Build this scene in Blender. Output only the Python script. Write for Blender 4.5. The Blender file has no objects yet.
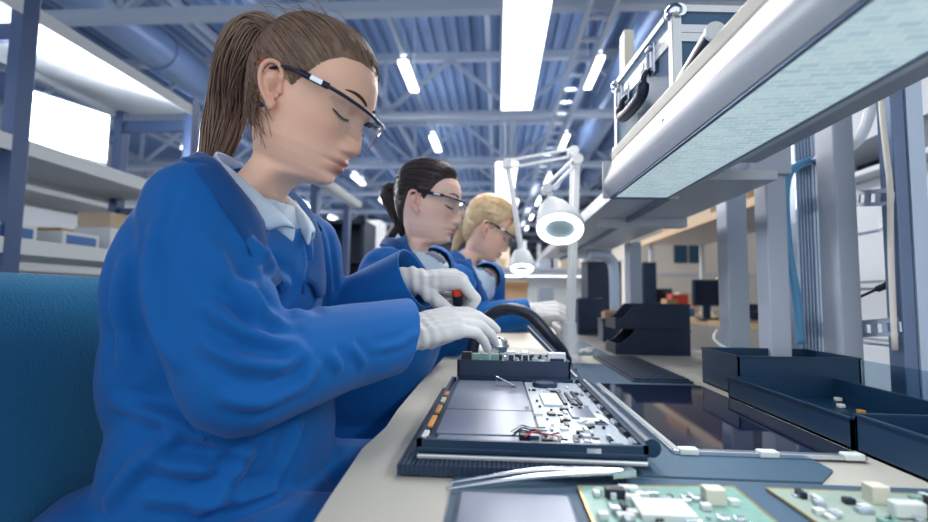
import bpy, bmesh, math, random
import numpy as np
from mathutils import Vector, Matrix, noise
from mathutils.bvhtree import BVHTree
random.seed(7)
SC = bpy.context.scene
COL = SC.collection
V = Vector
TAU = 2 * math.pi

# ---------------------------------------------------------------- camera
CAMZ = 0.965
TABLE = 0.75
F = 480.0
cyaw, cpitch, croll = math.atan(33 / F), math.atan(36 / F), 0.013
fw = V((-math.sin(cyaw) * math.cos(cpitch), math.cos(cyaw) * math.cos(cpitch), math.sin(cpitch)))
rt = fw.cross(V((0, 0, 1))).normalized()
up = rt.cross(fw).normalized()
rt2 = rt * math.cos(croll) + up * math.sin(croll)
up2 = up * math.cos(croll) - rt * math.sin(croll)
CP = V((0, 0, CAMZ))
cd = bpy.data.cameras.new('camera')
cam = bpy.data.objects.new('camera', cd)
COL.objects.link(cam)
M = Matrix((rt2, up2, -fw)).transposed().to_4x4()
M.translation = CP
cam.matrix_world = M
cd.sensor_width = 36.0
cd.lens = F / 928 * 36
cd.clip_start = 0.02
cd.clip_end = 200
cd.dof.use_dof = True
cd.dof.focus_distance = 0.82
cd.dof.aperture_fstop = 2.6
SC.camera = cam


def ray(px, py):
    return (fw + rt2 * ((px - 464) / F) + up2 * ((261 - py) / F))


def P(px, py, Y):          # point of the room at distance Y down the bench
    d = ray(px, py)
    return CP + d * (Y / d.y)


def PZ(px, py, z):         # point of the room at height z
    d = ray(px, py)
    return CP + d * ((z - CAMZ) / d.z)


def proj(p):
    q = V(p) - CP
    d = q.dot(fw)
    return (464 + F * q.dot(rt2) / d, 261 - F * q.dot(up2) / d)


# ---------------------------------------------------------------- materials
def s2l(c):
    return tuple((x / 12.92 if x <= 0.04045 else ((x + 0.055) / 1.055) ** 2.4) for x in c)


def rgb(r, g, b):
    return s2l((r / 255, g / 255, b / 255))


MATS = {}


def mat(name, col, rough=0.5, metal=0.0, var=0.08, scale=30.0, bump=0.0, bscale=None, stretch=None, spec=0.5,
        emit=None, estr=0.0, trans=0.0, alpha=1.0, sheen=0.0, ior=1.45, sss=0.0):
    m = bpy.data.materials.new(name)
    m.use_nodes = True
    nt = m.node_tree
    b = nt.nodes['Principled BSDF']
    b.inputs['Roughness'].default_value = rough
    b.inputs['Metallic'].default_value = metal
    b.inputs['Specular IOR Level'].default_value = spec
    b.inputs['IOR'].default_value = ior
    if trans:
        b.inputs['Transmission Weight'].default_value = trans
    b.inputs['Alpha'].default_value = alpha
    if sheen:
        b.inputs['Sheen Weight'].default_value = sheen
    if sss:
        b.inputs['Subsurface Weight'].default_value = sss
        b.inputs['Subsurface Radius'].default_value = (0.012, 0.005, 0.003)
    if emit:
        b.inputs['Emission Color'].default_value = (*emit, 1)
        b.inputs['Emission Strength'].default_value = estr
    tc = nt.nodes.new('ShaderNodeTexCoord')
    mp = nt.nodes.new('ShaderNodeMapping')
    nt.links.new(tc.outputs['Object'], mp.inputs['Vector'])
    if stretch:
        mp.inputs['Scale'].default_value = stretch
    no = nt.nodes.new('ShaderNodeTexNoise')
    no.inputs['Scale'].default_value = scale
    no.inputs['Detail'].default_value = 4
    nt.links.new(mp.outputs['Vector'], no.inputs['Vector'])
    mx = nt.nodes.new('ShaderNodeMix')
    mx.data_type = 'RGBA'
    mx.inputs['A'].default_value = (*[max(0, c * (1 - var)) for c in col], 1)
    mx.inputs['B'].default_value = (*[min(1, c * (1 + var)) for c in col], 1)
    nt.links.new(no.outputs['Fac'], mx.inputs['Factor'])
    nt.links.new(mx.outputs['Result'], b.inputs['Base Color'])
    if bump:
        n2 = nt.nodes.new('ShaderNodeTexNoise')
        n2.inputs['Scale'].default_value = bscale or scale
        n2.inputs['Detail'].default_value = 3
        nt.links.new(mp.outputs['Vector'], n2.inputs['Vector'])
        bp = nt.nodes.new('ShaderNodeBump')
        bp.inputs['Strength'].default_value = bump
        bp.inputs['Distance'].default_value = 0.004
        nt.links.new(n2.outputs['Fac'], bp.inputs['Height'])
        nt.links.new(bp.outputs['Normal'], b.inputs['Normal'])
    MATS[name] = m
    m['mixnode'] = mx.name
    return m


def wave_bump(m, scale, strength, direction='X', dist=0.002, profile='SIN'):
    nt = m.node_tree
    b = nt.nodes['Principled BSDF']
    tc = nt.nodes.new('ShaderNodeTexCoord')
    w = nt.nodes.new('ShaderNodeTexWave')
    w.bands_direction = direction
    w.wave_profile = profile
    w.inputs['Scale'].default_value = scale
    nt.links.new(tc.outputs['Object'], w.inputs['Vector'])
    bp = nt.nodes.new('ShaderNodeBump')
    bp.inputs['Strength'].default_value = strength
    bp.inputs['Distance'].default_value = dist
    nt.links.new(w.outputs['Fac'], bp.inputs['Height'])
    nt.links.new(bp.outputs['Normal'], b.inputs['Normal'])
    return w


# ---------------------------------------------------------------- mesh builder
class MB:
    def __init__(self):
        self.v = []
        self.f = []
        self.m = []
        self.cur = 0

    def add(self, vs, fs):
        o = len(self.v)
        self.v.extend([tuple(x) for x in vs])
        self.f.extend([tuple(i + o for i in f) for f in fs])
        self.m.extend([self.cur] * len(fs))
        return self

    def box(self, c, s, rot=None, bev=0.0):
        hx, hy, hz = s[0] / 2, s[1] / 2, s[2] / 2
        R = rot if rot is not None else Matrix.Identity(3)
        c = V(c)
        if bev <= 0:
            vs = [c + R @ V((x * hx, y * hy, z * hz)) for x in (-1, 1) for y in (-1, 1) for z in (-1, 1)]
            fs = [(0, 1, 3, 2), (4, 6, 7, 5), (0, 4, 5, 1), (2, 3, 7, 6), (0, 2, 6, 4), (1, 5, 7, 3)]
            return self.add(vs, fs)
        bm = bmesh.new()
        bmesh.ops.create_cube(bm, size=1)
        for q in bm.verts:
            q.co = V((q.co.x * s[0], q.co.y * s[1], q.co.z * s[2]))
        bmesh.ops.bevel(bm, geom=list(bm.edges), offset=min(bev, min(s) * 0.45), segments=2, affect='EDGES', profile=0.5)
        bm.verts.index_update()
        self.add([c + R @ q.co for q in bm.verts], [[q.index for q in f.verts] for f in bm.faces])
        bm.free()
        return self

    def b2(self, lo, hi, bev=0.0):
        lo, hi = V(lo), V(hi)
        return self.box((lo + hi) / 2, (abs(hi.x - lo.x), abs(hi.y - lo.y), abs(hi.z - lo.z)), None, bev)

    def cyl(self, p0, p1, r0, r1=None, n=16, caps=True):
        return self.tube([p0, p1], [r0, r0 if r1 is None else r1], n, caps)

    def tube(self, pts, rad, n=10, caps=True, closed=False):
        pts = [V(p) for p in pts]
        if not isinstance(rad, (list, tuple)):
            rad = [rad] * len(pts)
        k = len(pts)
        t0 = (pts[1] - pts[0]).normalized()
        ref = V((0, 0, 1)) if abs(t0.z) < 0.9 else V((1, 0, 0))
        u = t0.cross(ref).normalized()
        vs, fs = [], []
        for i, p in enumerate(pts):
            if closed:
                t = (pts[(i + 1) % k] - pts[i - 1])
            else:
                t = pts[min(i + 1, k - 1)] - pts[max(i - 1, 0)]
            if t.length < 1e-9:
                t = t0
            t.normalize()
            u = (u - t * u.dot(t))
            if u.length < 1e-6:
                u = t.orthogonal()
            u.normalize()
            w = t.cross(u)
            for j in range(n):
                a = TAU * j / n
                vs.append(p + (u * math.cos(a) + w * math.sin(a)) * rad[i])
        rng = k if closed else k - 1
        for i in range(rng):
            for j in range(n):
                a, b = i * n + j, i * n + (j + 1) % n
                c, d = ((i + 1) % k) * n + (j + 1) % n, ((i + 1) % k) * n + j
                fs.append((a, b, c, d))
        if caps and not closed:
            fs.append(tuple(range(n - 1, -1, -1)))
            fs.append(tuple(range((k - 1) * n, k * n)))
        return self.add(vs, fs)

    def bar(self, p0, p1, w, h, upv=(0, 0, 1)):     # a square bar between two points
        p0, p1 = V(p0), V(p1)
        t = (p1 - p0)
        L = t.length
        t.normalize()
        upv = V(upv)
        if abs(t.dot(upv)) > 0.98:
            upv = V((0, 1, 0))
        s = t.cross(upv).normalized()
        u = s.cross(t)
        R = Matrix((s, t, u)).transposed()
        return self.box((p0 + p1) / 2, (w, L, h), R)

    def lathe(self, prof, c=(0, 0, 0), R=None, n=28):   # prof: (radius, height)
        R = R or Matrix.Identity(3)
        c = V(c)
        vs, fs = [], []
        for r, z in prof:
            for j in range(n):
                a = TAU * j / n
                vs.append(c + R @ V((r * math.cos(a), r * math.sin(a), z)))
        for i in range(len(prof) - 1):
            for j in range(n):
                fs.append((i * n + j, i * n + (j + 1) % n, (i + 1) * n + (j + 1) % n, (i + 1) * n + j))
        return self.add(vs, fs)

    def prism(self, poly, axis0, axis1, depth, c=(0, 0, 0)):  # poly in (axis0, axis1) swept along depth vector
        a0, a1, d, c = V(axis0), V(axis1), V(depth), V(c)
        n = len(poly)
        vs = [c + a0 * x + a1 * y for x, y in poly] + [c + a0 * x + a1 * y + d for x, y in poly]
        fs = [tuple(range(n - 1, -1, -1)), tuple(range(n, 2 * n))]
        fs += [(i, (i + 1) % n, n + (i + 1) % n, n + i) for i in range(n)]
        return self.add(vs, fs)

    def grid(self, rows, closed_u=False):
        k, n = len(rows), len(rows[0])
        vs = [p for r in rows for p in r]
        fs = []
        for i in range(k - 1):
            for j in range(n if closed_u else n - 1):
                fs.append((i * n + j, i * n + (j + 1) % n, (i + 1) * n + (j + 1) % n, (i + 1) * n + j))
        return self.add(vs, fs)

    def sph(self, c, r, n=14, m=8):
        r = r if isinstance(r, (tuple, list)) else (r, r, r)
        rows = []
        for i in range(m + 1):
            p = math.pi * i / m
            rows.append([V(c) + V((r[0] * math.sin(p) * math.cos(TAU * j / n), r[1] * math.sin(p) * math.sin(TAU * j / n), r[2] * math.cos(p))) for j in range(n)])
        return self.grid(rows, True)

    def build(self, name, m, parent=None, smooth=False, loc=None, angle=None):
        me = bpy.data.meshes.new(name)
        off = V(loc) if loc is not None else V((0, 0, 0))
        me.from_pydata([tuple(V(x) - off) for x in self.v], [], self.f)
        ms = m if isinstance(m, (list, tuple)) else [m]
        for q in ms:
            me.materials.append(MATS[q] if isinstance(q, str) else q)
        if len(ms) > 1:
            me.polygons.foreach_set('material_index', self.m)
        bm = bmesh.new()
        bm.from_mesh(me)
        bmesh.ops.recalc_face_normals(bm, faces=bm.faces)
        bm.to_mesh(me)
        bm.free()
        if smooth:
            me.polygons.foreach_set('use_smooth', [True] * len(me.polygons))
            if angle:
                try:
                    me.set_sharp_from_angle(angle=math.radians(angle))
                except Exception:
                    pass
        me.update()
        o = bpy.data.objects.new(name, me)
        COL.objects.link(o)
        if parent is not None:
            o.parent = parent
            if loc is None:                       # geometry was given in room coordinates
                inv = world(parent).inverted()
                me.transform(inv)
            else:
                o.matrix_local = world(parent).inverted() @ Matrix.Translation(off)
        elif loc is not None:
            o.location = off
        return o


def world(o):
    m = o.matrix_basis.copy()
    if o.parent:
        return world(o.parent) @ m
    return m


def thing(name, label, cat, loc=(0, 0, 0), rz=0.0, group=None):
    o = bpy.data.objects.new(name, None)
    o.empty_display_size = 0.05
    COL.objects.link(o)
    o.location = loc
    o.rotation_euler = (0, 0, rz)
    o.matrix_basis = Matrix.Translation(V(loc)) @ Matrix.Rotation(rz, 4, 'Z')
    return tag(o, label, cat, group)


def tag(o, label, cat, group=None):
    o['label'] = label
    o['category'] = cat
    if group:
        o['group'] = group
    return o


def struct(o):
    o['kind'] = 'structure'
    return o


def copy_tree(o, parent=None):
    c = o.copy()
    COL.objects.link(c)
    if parent is not None:
        c.parent = parent
    for ch in list(o.children):
        copy_tree(ch, c)
    return c


def bez(p0, p1, p2, p3, n=16):
    out = []
    for i in range(n + 1):
        t = i / n
        out.append(V(p0) * (1 - t) ** 3 + V(p1) * 3 * t * (1 - t) ** 2 + V(p2) * 3 * t * t * (1 - t) + V(p3) * t ** 3)
    return out


def crom(pts, n=8):           # smooth curve through points
    pts = [V(p) for p in pts]
    q = [pts[0] * 2 - pts[1]] + pts + [pts[-1] * 2 - pts[-2]]
    out = []
    for i in range(1, len(q) - 2):
        for k in range(n):
            t = k / n
            a, b, c, d = q[i - 1], q[i], q[i + 1], q[i + 2]
            out.append(0.5 * ((2 * b) + (c - a) * t + (2 * a - 5 * b + 4 * c - d) * t * t + (3 * b - a - 3 * c + d) * t ** 3))
    out.append(pts[-1])
    return out
# ---------------------------------------------------------------- bodies, heads, hands, clothes
def cap(mb, p0, p1, r0, r1, n=18):
    p0, p1 = V(p0), V(p1)
    t = (p1 - p0).normalized()
    pts, rad = [], []
    for a in (85, 60, 30):
        pts.append(p0 - t * r0 * math.sin(math.radians(a))); rad.append(r0 * math.cos(math.radians(a)))
    pts += [p0, p1]; rad += [r0, r1]
    for a in (30, 60, 85):
        pts.append(p1 + t * r1 * math.sin(math.radians(a))); rad.append(r1 * math.cos(math.radians(a)))
    return mb.tube(pts, rad, n)


def chain(mb, pts, rads):
    for i in range(len(pts) - 1):
        cap(mb, pts[i], pts[i + 1], rads[i], rads[i + 1])


def ell(mb, c, ax, n=28, m=18):
    c = V(c)
    a, b, d = [V(x) for x in ax]
    rows = []
    for i in range(m + 1):
        p = math.pi * i / m
        rows.append([c + a * (math.sin(p) * math.cos(TAU * j / n)) + b * (math.sin(p) * math.sin(TAU * j / n)) + d * math.cos(p) for j in range(n)])
    return mb.grid(rows, True)


def remesh(mb, voxel, smooth=3):
    me = bpy.data.meshes.new('tmp')
    me.from_pydata(mb.v, [], mb.f)
    bm = bmesh.new(); bm.from_mesh(me)
    bmesh.ops.remove_doubles(bm, verts=bm.verts, dist=1e-5)
    bmesh.ops.recalc_face_normals(bm, faces=bm.faces); bm.to_mesh(me); bm.free()
    o = bpy.data.objects.new('tmp', me)
    COL.objects.link(o)
    md = o.modifiers.new('r', 'REMESH')
    md.mode = 'VOXEL'; md.voxel_size = voxel
    dg = bpy.context.evaluated_depsgraph_get()
    dg.update()
    ev = o.evaluated_get(dg)
    m2 = bpy.data.meshes.new_from_object(ev)
    vs = np.zeros(len(m2.vertices) * 3); m2.vertices.foreach_get('co', vs); vs = vs.reshape(-1, 3)
    fs = [tuple(p.vertices) for p in m2.polygons]
    bpy.data.objects.remove(o); bpy.data.meshes.remove(me); bpy.data.meshes.remove(m2)
    return relax(vs, fs, smooth), fs


def edges_of(fs):
    e = set()
    for f in fs:
        for i in range(len(f)):
            a, b = f[i], f[(i + 1) % len(f)]
            e.add((a, b) if a < b else (b, a))
    return np.array(list(e))


def relax(vs, fs, it, fac=0.5):
    if it <= 0:
        return vs
    e = edges_of(fs)
    n = len(vs)
    deg = np.bincount(e.ravel(), minlength=n).astype(float)
    deg[deg == 0] = 1
    vs = vs.copy()
    for _ in range(it):
        acc = np.zeros_like(vs)
        for k in range(3):
            acc[:, k] = np.bincount(e[:, 0], vs[e[:, 1], k], n) + np.bincount(e[:, 1], vs[e[:, 0], k], n)
        vs += fac * (acc / deg[:, None] - vs)
    return vs


def normals(vs, fs):
    me = bpy.data.meshes.new('n')
    me.from_pydata(vs.tolist(), [], fs)
    me.update()
    nn = np.zeros(len(vs) * 3)
    me.vertices.foreach_get('normal', nn)
    bpy.data.meshes.remove(me)
    return nn.reshape(-1, 3)


def seg_dist(p, a, b):
    a, b = np.array(a), np.array(b)
    d = b - a
    t = np.clip(((p - a) @ d) / max(1e-12, d @ d), 0, 1)
    return np.linalg.norm(p - (a + t[:, None] * d), axis=1), t


def finish(name, vs, fs, m, parent, smooth=True, solid=0.0, attr=None):
    mb = MB()
    mb.v = [tuple(x) for x in vs]
    mb.f = list(fs)
    mb.m = [0] * len(mb.f)
    o = mb.build(name, m, parent, smooth)
    if attr is not None:
        a = o.data.attributes.new('mask', 'FLOAT_COLOR', 'POINT')
        buf = np.ones((len(vs), 4)); buf[:, 0:3] = attr
        a.data.foreach_set('color', buf.ravel())
    if solid:
        md = o.modifiers.new('thickness', 'SOLIDIFY')
        md.thickness = solid; md.offset = -1
    return o


# ------------------------------ head in its own frame: x to the face, y to the left, z up, ear hole near the origin
HEADTAB = np.array([
    # z     xf     xb     hw
    [.1190, -.010, -.016, .004],
    [.1165, .018, -.045, .026],
    [.1100, .038, -.062, .043],
    [.0980, .057, -.078, .057],
    [.0800, .074, -.092, .0675],
    [.0600, .084, -.099, .0735],
    [.0380, .0895, -.102, .0755],
    [.0200, .0905, -.101, .0750],
    [.0050, .0865, -.097, .0730],
    [-.012, .0845, -.091, .0705],
    [-.030, .0845, -.083, .0680],
    [-.048, .0845, -.073, .0640],
    [-.064, .0835, -.064, .0605],
    [-.080, .0800, -.057, .0540],
    [-.092, .0770, -.053, .0465],
    [-.101, .0715, -.052, .0390],
    [-.1065, .0600, -.052, .0380],
    [-.1105, .0440, -.052, .0385],
    [-.1150, .0270, -.053, .0395],
    [-.1250, .0140, -.055, .0400],
    [-.1450, .0080, -.057, .0420],
    [-.1700, .0120, -.058, .0480],
    [-.2000, .0150, -.062, .0550],
    [-.2300, .0200, -.068, .0680]])


def head_grid(nt=144, age=0.0):
    # dense rows, denser over the face
    zs = np.concatenate([np.linspace(.119, .105, 8, endpoint=False), np.linspace(.105, .04, 22, endpoint=False),
                         np.linspace(.04, -.115, 92, endpoint=False), np.linspace(-.115, -.23, 18)])
    T = HEADTAB[::-1]

    def cub(col):   # smoothed interpolation
        zz = np.linspace(-.23, .119, 700)
        y = np.interp(zz, T[:, 0], T[:, col])
        k = np.exp(-np.linspace(-2, 2, 13) ** 2); k /= k.sum()
        y2 = np.convolve(np.pad(y, 6, mode='edge'), k, 'valid')
        w = np.clip((zz - .105) / .01, 0, 1)
        y2 = y2 * (1 - w) + y * w
        return np.interp(zs, zz, y2)
    xf, xb, hw = cub(1), cub(2), cub(3)
    th = np.linspace(0, TAU, nt, endpoint=False)
    ct, st = np.cos(th), np.sin(th)
    xm = -0.012 + 0 * zs
    xm = np.minimum(xm, (xf + xb) / 2 + .02)
    Lf, Lb = xf - xm, xm - xb
    pw = 0.92
    cx = np.sign(ct) * np.abs(ct) ** pw
    cy = np.sign(st) * np.abs(st) ** pw
    X = xm[:, None] + np.where(cx > 0, Lf[:, None] * cx, Lb[:, None] * cx)
    Y = hw[:, None] * cy
    Z = np.repeat(zs[:, None], nt, 1)
    g = lambda y0, z0, sy, sz: np.exp(-((Y - y0) / sy) ** 2 - ((Z - z0) / sz) ** 2)
    front = np.clip(cx, 0, 1) ** 0.5
    nz = np.array([[-.062, 0], [-.054, .0005], [-.050, .005], [-.046, .0125], [-.041, .0180], [-.036, .0195], [-.030, .0180], [-.018, .0135], [-.004, .0085], [.008, .0045], [.020, .0015], [.032, 0]])
    A = np.interp(Z, nz[:, 0], nz[:, 1])
    W = np.interp(Z, [-.055, -.045, -.038, -.025, -.005, .02], [.015, .0145, .0125, .0105, .0085, .013])
    D = A * np.exp(-(np.abs(Y) / W) ** 2.3)
    for s in (-1, 1):
        D += .0075 * g(s * .0145, -.0425, .0065, .0068)
        D += -.0042 * g(s * .0065, -.0505, .0042, .0032)
        D += -.0130 * g(s * .030, .0035, .0175, .0125)
        D += -.0040 * g(s * .016, .006, .008, .010)
        D += .0070 * g(s * .032, .0015, .0125, .0095)
        D += -.0022 * g(s * .032, .0105, .015, .0025)      # lid fold
        D += .0035 * g(s * .028, .0215, .020, .008)
        D += .0030 * g(s * .045, -.022, .020, .018)
        D += -.0015 * g(s * .030, -.055, .010, .02) - .002 * g(s * .027, -.069, .006, .006)
    D += .0062 * g(0, -.0625, .0200, .0052) + .0068 * g(0, -.0752, .0165, .0058)
    D += -.0050 * g(0, -.0688, .0240, .0020) - .0015 * g(0, -.0575, .0035, .005)
    D += -.0035 * g(0, -.0845, .017, .0042) + .0060 * g(0, -.0985, .0170, .0090)
    D += .003 * g(0, -.066, .028, .016)
    X = X + D * front
    # the jaw: squeeze the lower cheeks towards the chin
    lip = np.clip((g(0, -.0632, .0195, .0042) + g(0, -.0748, .0175, .0050)) * 1.5, 0, 1) * front
    blush = np.clip(g(.045, -.03, .025, .02) + g(-.045, -.03, .025, .02) + .8 * g(0, -.037, .014, .012), 0, 1) * .6 * front
    vs = np.stack([X, Y, Z], -1).reshape(-1, 3)
    n, k = nt, len(zs)
    fs = []
    for i in range(k - 1):
        for j in range(n):
            fs.append((i * n + j, (i + 1) * n + j, (i + 1) * n + (j + 1) % n, i * n + (j + 1) % n))
    fs.append(tuple(range(n)))
    msk = np.stack([lip.ravel(), blush.ravel(), np.zeros(len(vs))], -1)
    return vs, fs, msk, zs, nt


def ear_mesh(s):       # s = -1 right ear, +1 left
    mb = MB()
    o = V((-.008, s * .0715, -.008))
    u = V((-.18, 0, .98)).normalized()
    b = V((-.86, s * .42, -.16)).normalized()
    nn = u.cross(b) * 1
    if nn.y * s < 0:
        nn = -nn
    def q(x, y, h):
        return o + b * x + u * y + nn * h
    hel = crom([q(.000, .006, .002), q(-.001, .018, .006), q(.006, .030, .0085), q(.017, .032, .010), q(.025, .024, .011), q(.0265, .010, .010), q(.022, -.006, .009), q(.014, -.018, .0075), q(.007, -.025, .006)], 5)
    for i in range(len(hel) - 1):
        cap(mb, hel[i], hel[i + 1], .0034, .0034, 10)
    ah = crom([q(.008, .020, .004), q(.016, .016, .006), q(.018, .004, .006), q(.012, -.010, .006), q(.004, -.014, .005)], 4)
    for i in range(len(ah) - 1):
        cap(mb, ah[i], ah[i + 1], .0030, .0030, 10)
    ell(mb, q(.011, .006, -.001), (b * .0165, u * .027, nn * .0035), 16, 10)
    ell(mb, q(.006, -.024, .0045), (b * .0075, u * .0085, nn * .0042), 16, 10)
    cap(mb, q(-.002, -.004, .002), q(-.001, .003, .003), .0042, .004, 10)
    cap(mb, q(.010, .0, -.008), q(.012, .01, .0), .012, .013, 12)
    return remesh(mb, .0013, 4)


HVS, HFS, HMSK, HZS, HNT = head_grid()
HBVH = BVHTree.FromPolygons([V(x) for x in HVS], HFS)
EARS = {s: ear_mesh(s) for s in (-1, 1)}
HC = V((-.008, 0, .025))


def hsurf(d):
    h = HBVH.ray_cast(HC, V(d).normalized())
    return h[0] if h[0] is not None else HC + V(d).normalized() * .09


def front_at(y, z):       # a point of the face
    h = HBVH.ray_cast(V((.3, y, z)), V((-1, 0, 0)))
    return h[0]


HAIRLINE = np.array([[0, .083], [22, .081], [40, .073], [52, .058], [60, .040], [68, .020], [74, .004], [80, .012], [88, .030], [100, .032], [112, .018], [122, -.022], [134, -.058], [150, -.070], [180, -.074]])


def hairline(x, y):
    a = math.degrees(math.atan2(abs(y), x + .012))
    return float(np.interp(a, HAIRLINE[:, 0], HAIRLINE[:, 1]))


class Head:
    def __init__(s, pos, yaw, pitch, roll, scale):
        s.R = (Matrix.Rotation(yaw, 3, 'Z') @ Matrix.Rotation(pitch, 3, 'Y') @ Matrix.Rotation(roll, 3, 'X')) * scale
        s.pos = V(pos)
        s.scale = scale

    def w(s, p):
        return s.pos + s.R @ V(p)

    def wa(s, arr):
        return np.asarray(arr) @ np.array(s.R).T + np.array(s.pos)


def hair_cap(H, parent, m, thick=.010, tie=(-.104, 0, .060), n=900, seed=1, lift=0.0, fringe=False):
    rnd = random.Random(seed)
    nn = normals(HVS, HFS)
    keep = {}
    vs = []
    for i, (p, q) in enumerate(zip(HVS, nn)):
        hl = hairline(p[0], p[1])
        k = (p[2] - (hl - .006)) / .030
        if k < -0.05:
            continue
        k = min(max(k, 0), 1)
        t = -.002 + (thick + lift * max(0, p[2] - .04) / .07) * (k ** .6)
        keep[i] = len(vs)
        vs.append(p + q * t)
    fs = [tuple(keep[i] for i in f) for f in HFS if all(i in keep for i in f)]
    capo = finish('hair', H.wa(np.array(vs)), fs, m, parent)
    tie = V(tie)
    mb = MB()
    td = (tie - HC).normalized()
    k = 0
    while k < n:
        i = rnd.randrange(len(HVS))
        p = V(HVS[i])
        hl = hairline(p.x, p.y)
        edge = k < n * 0.4
        if p.z < hl - .001 or (edge and p.z > hl + .012) or p.z > .118:
            continue
        k += 1
        d0 = (p - HC).normalized()
        pts, rad = [], []
        ang = d0.angle(td)
        steps = max(5, int(ang / .16))
        wob = rnd.uniform(-.05, .05)
        off = rnd.uniform(-.0005, .0022)
        for j in range(steps + 1):
            t = j / steps
            if ang > 1e-3:
                d = (d0 * math.sin((1 - t) * ang) + td * math.sin(t * ang)) / math.sin(ang)
            else:
                d = d0
            d = d + V((0, 0, wob * math.sin(math.pi * t)))
            s_ = hsurf(d)
            hl2 = hairline(s_.x, s_.y)
            kk = min(max((s_.z - (hl2 - .006)) / .030, 0), 1)
            tk = -.001 + (thick + lift * max(0, s_.z - .04) / .07) * kk ** .6 + off
            pts.append(H.w(s_ + d.normalized() * tk))
            rad.append((.0010 if edge else .0016) * H.scale * (.6 + .4 * math.sin(math.pi * t)))
        mb.tube(pts, rad, 4, False)
    if fringe:
        for j in range(420):
            y0 = rnd.uniform(-.062, .062)
            a = hsurf(V((.25, y0 * 3, 1.0)))
            fr = rnd.uniform(.030, .048) + abs(y0) * -.30
            y1 = y0 * 1.18
            b = hsurf(V((1.0, y0 * 12, .75)))
            e = front_at(max(-.06, min(.06, y1)), fr + .01)
            if e is None:
                continue
            pts = crom([H.w(a + V((0, 0, .012))), H.w(b + V((.010, 0, .016))), H.w(e + V((.018, 0, .010))), H.w(e + V((.012, (y1 - y0) * .4, -.012)))], 5)
            mb.tube(pts, .0017, 4, False)
    mb.build('strand', m, capo, True)['kind'] = 'stuff'
    return capo


def tail(H, parent, m, mtie, ctrl, r, n=260, seed=3, spread=1.0):
    rnd = random.Random(seed)
    ctrl = [V(c) for c in ctrl]
    mb = MB()
    path = crom(ctrl, 6)
    k = len(path)
    rr = np.interp(np.linspace(0, 1, k), [0, .08, .3, .7, 1], [r * .45, r * .75, r, r * .85, r * .25])
    mb.tube(path, [x * (.8 - .5 * i / k) for i, x in enumerate(rr)], 10)
    for i in range(n):
        a, q = rnd.uniform(0, TAU), math.sqrt(rnd.random()) * spread
        ph = rnd.uniform(0, TAU)
        stop = k if rnd.random() < .6 else rnd.randrange(int(k * .6), k)
        pts, rad = [], []
        for j in range(stop):
            t = path[min(j + 1, k - 1)] - path[max(j - 1, 0)]
            t.normalize()
            u = t.cross(V((0, 1, 0.1))).normalized()
            w = t.cross(u)
            b = a + .35 * math.sin(ph + j * .18)
            pts.append(path[j] + (u * math.cos(b) + w * math.sin(b)) * rr[j] * q * 1.08)
            rad.append(.0014)
        if len(pts) > 2:
            mb.tube(pts, rad, 4, False)
    o = mb.build('ponytail', m, parent, True)
    t = (path[1] - path[0]).normalized()
    u = t.orthogonal().normalized(); w = t.cross(u)
    ring = [path[1] + (u * math.cos(TAU * j / 14) + w * math.sin(TAU * j / 14)) * r * .62 for j in range(14)]
    MB().tube(ring, .0042, 6, closed=True).build('hair_tie', mtie, o, True)
    return o


def face_features(H, parent, brow, lash_m='lash', lid=0.0):
    for s in (-1, 1):
        mb = MB()
        pts = []
        for t in np.linspace(0, 1, 9):
            y = s * (.012 + .036 * t)
            z = .0265 + .0080 * math.sin(t * 2.0) - .004 * t * t
            p = front_at(y, z)
            pts.append(H.w(p + V((.0006, 0, 0))))
        mb.tube(pts, [.0011 * H.scale, .0022 * H.scale, .0026 * H.scale, .0026 * H.scale, .0024 * H.scale, .0022 * H.scale, .0018 * H.scale, .0013 * H.scale, .0006 * H.scale], 6)
        mb.build('eyebrow', brow, parent, True)
        # the eye looks down: a dark lash line with a sliver of eye under it
        mb = MB()
        pts, pts2 = [], []
        for t in np.linspace(0, 1, 9):
            y = s * (.0185 + .029 * t)
            z = -.0030 - .0050 * math.sin(math.pi * t) + .002 * t
            p = front_at(y, z)
            pts.append(H.w(p + V((.0008, 0, 0))))
            pts2.append(H.w(front_at(y, z - .0022) + V((.0002, 0, 0))))
        mb.tube(pts, [x * H.scale for x in (.0005, .0010, .0014, .0016, .0017, .0017, .0017, .0014, .0006)], 6)
        for k in range(2, 9):
            q = pts[k]
            d = (H.R @ V((.0060, s * .0006 * k, -.0042)))
            mb.tube([q, q + d * .6, q + d + H.R @ V((.0008, 0, .0014))], [.0005, .0004, .0002], 4)
        mb.build('eyelash', lash_m, parent, True)
        MB().tube(pts2, [x * H.scale for x in (.0004, .0009, .0013, .0015, .0015, .0014, .0012, .0009, .0004)], 6).build('eye', 'eyewhite', parent, True)


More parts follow.
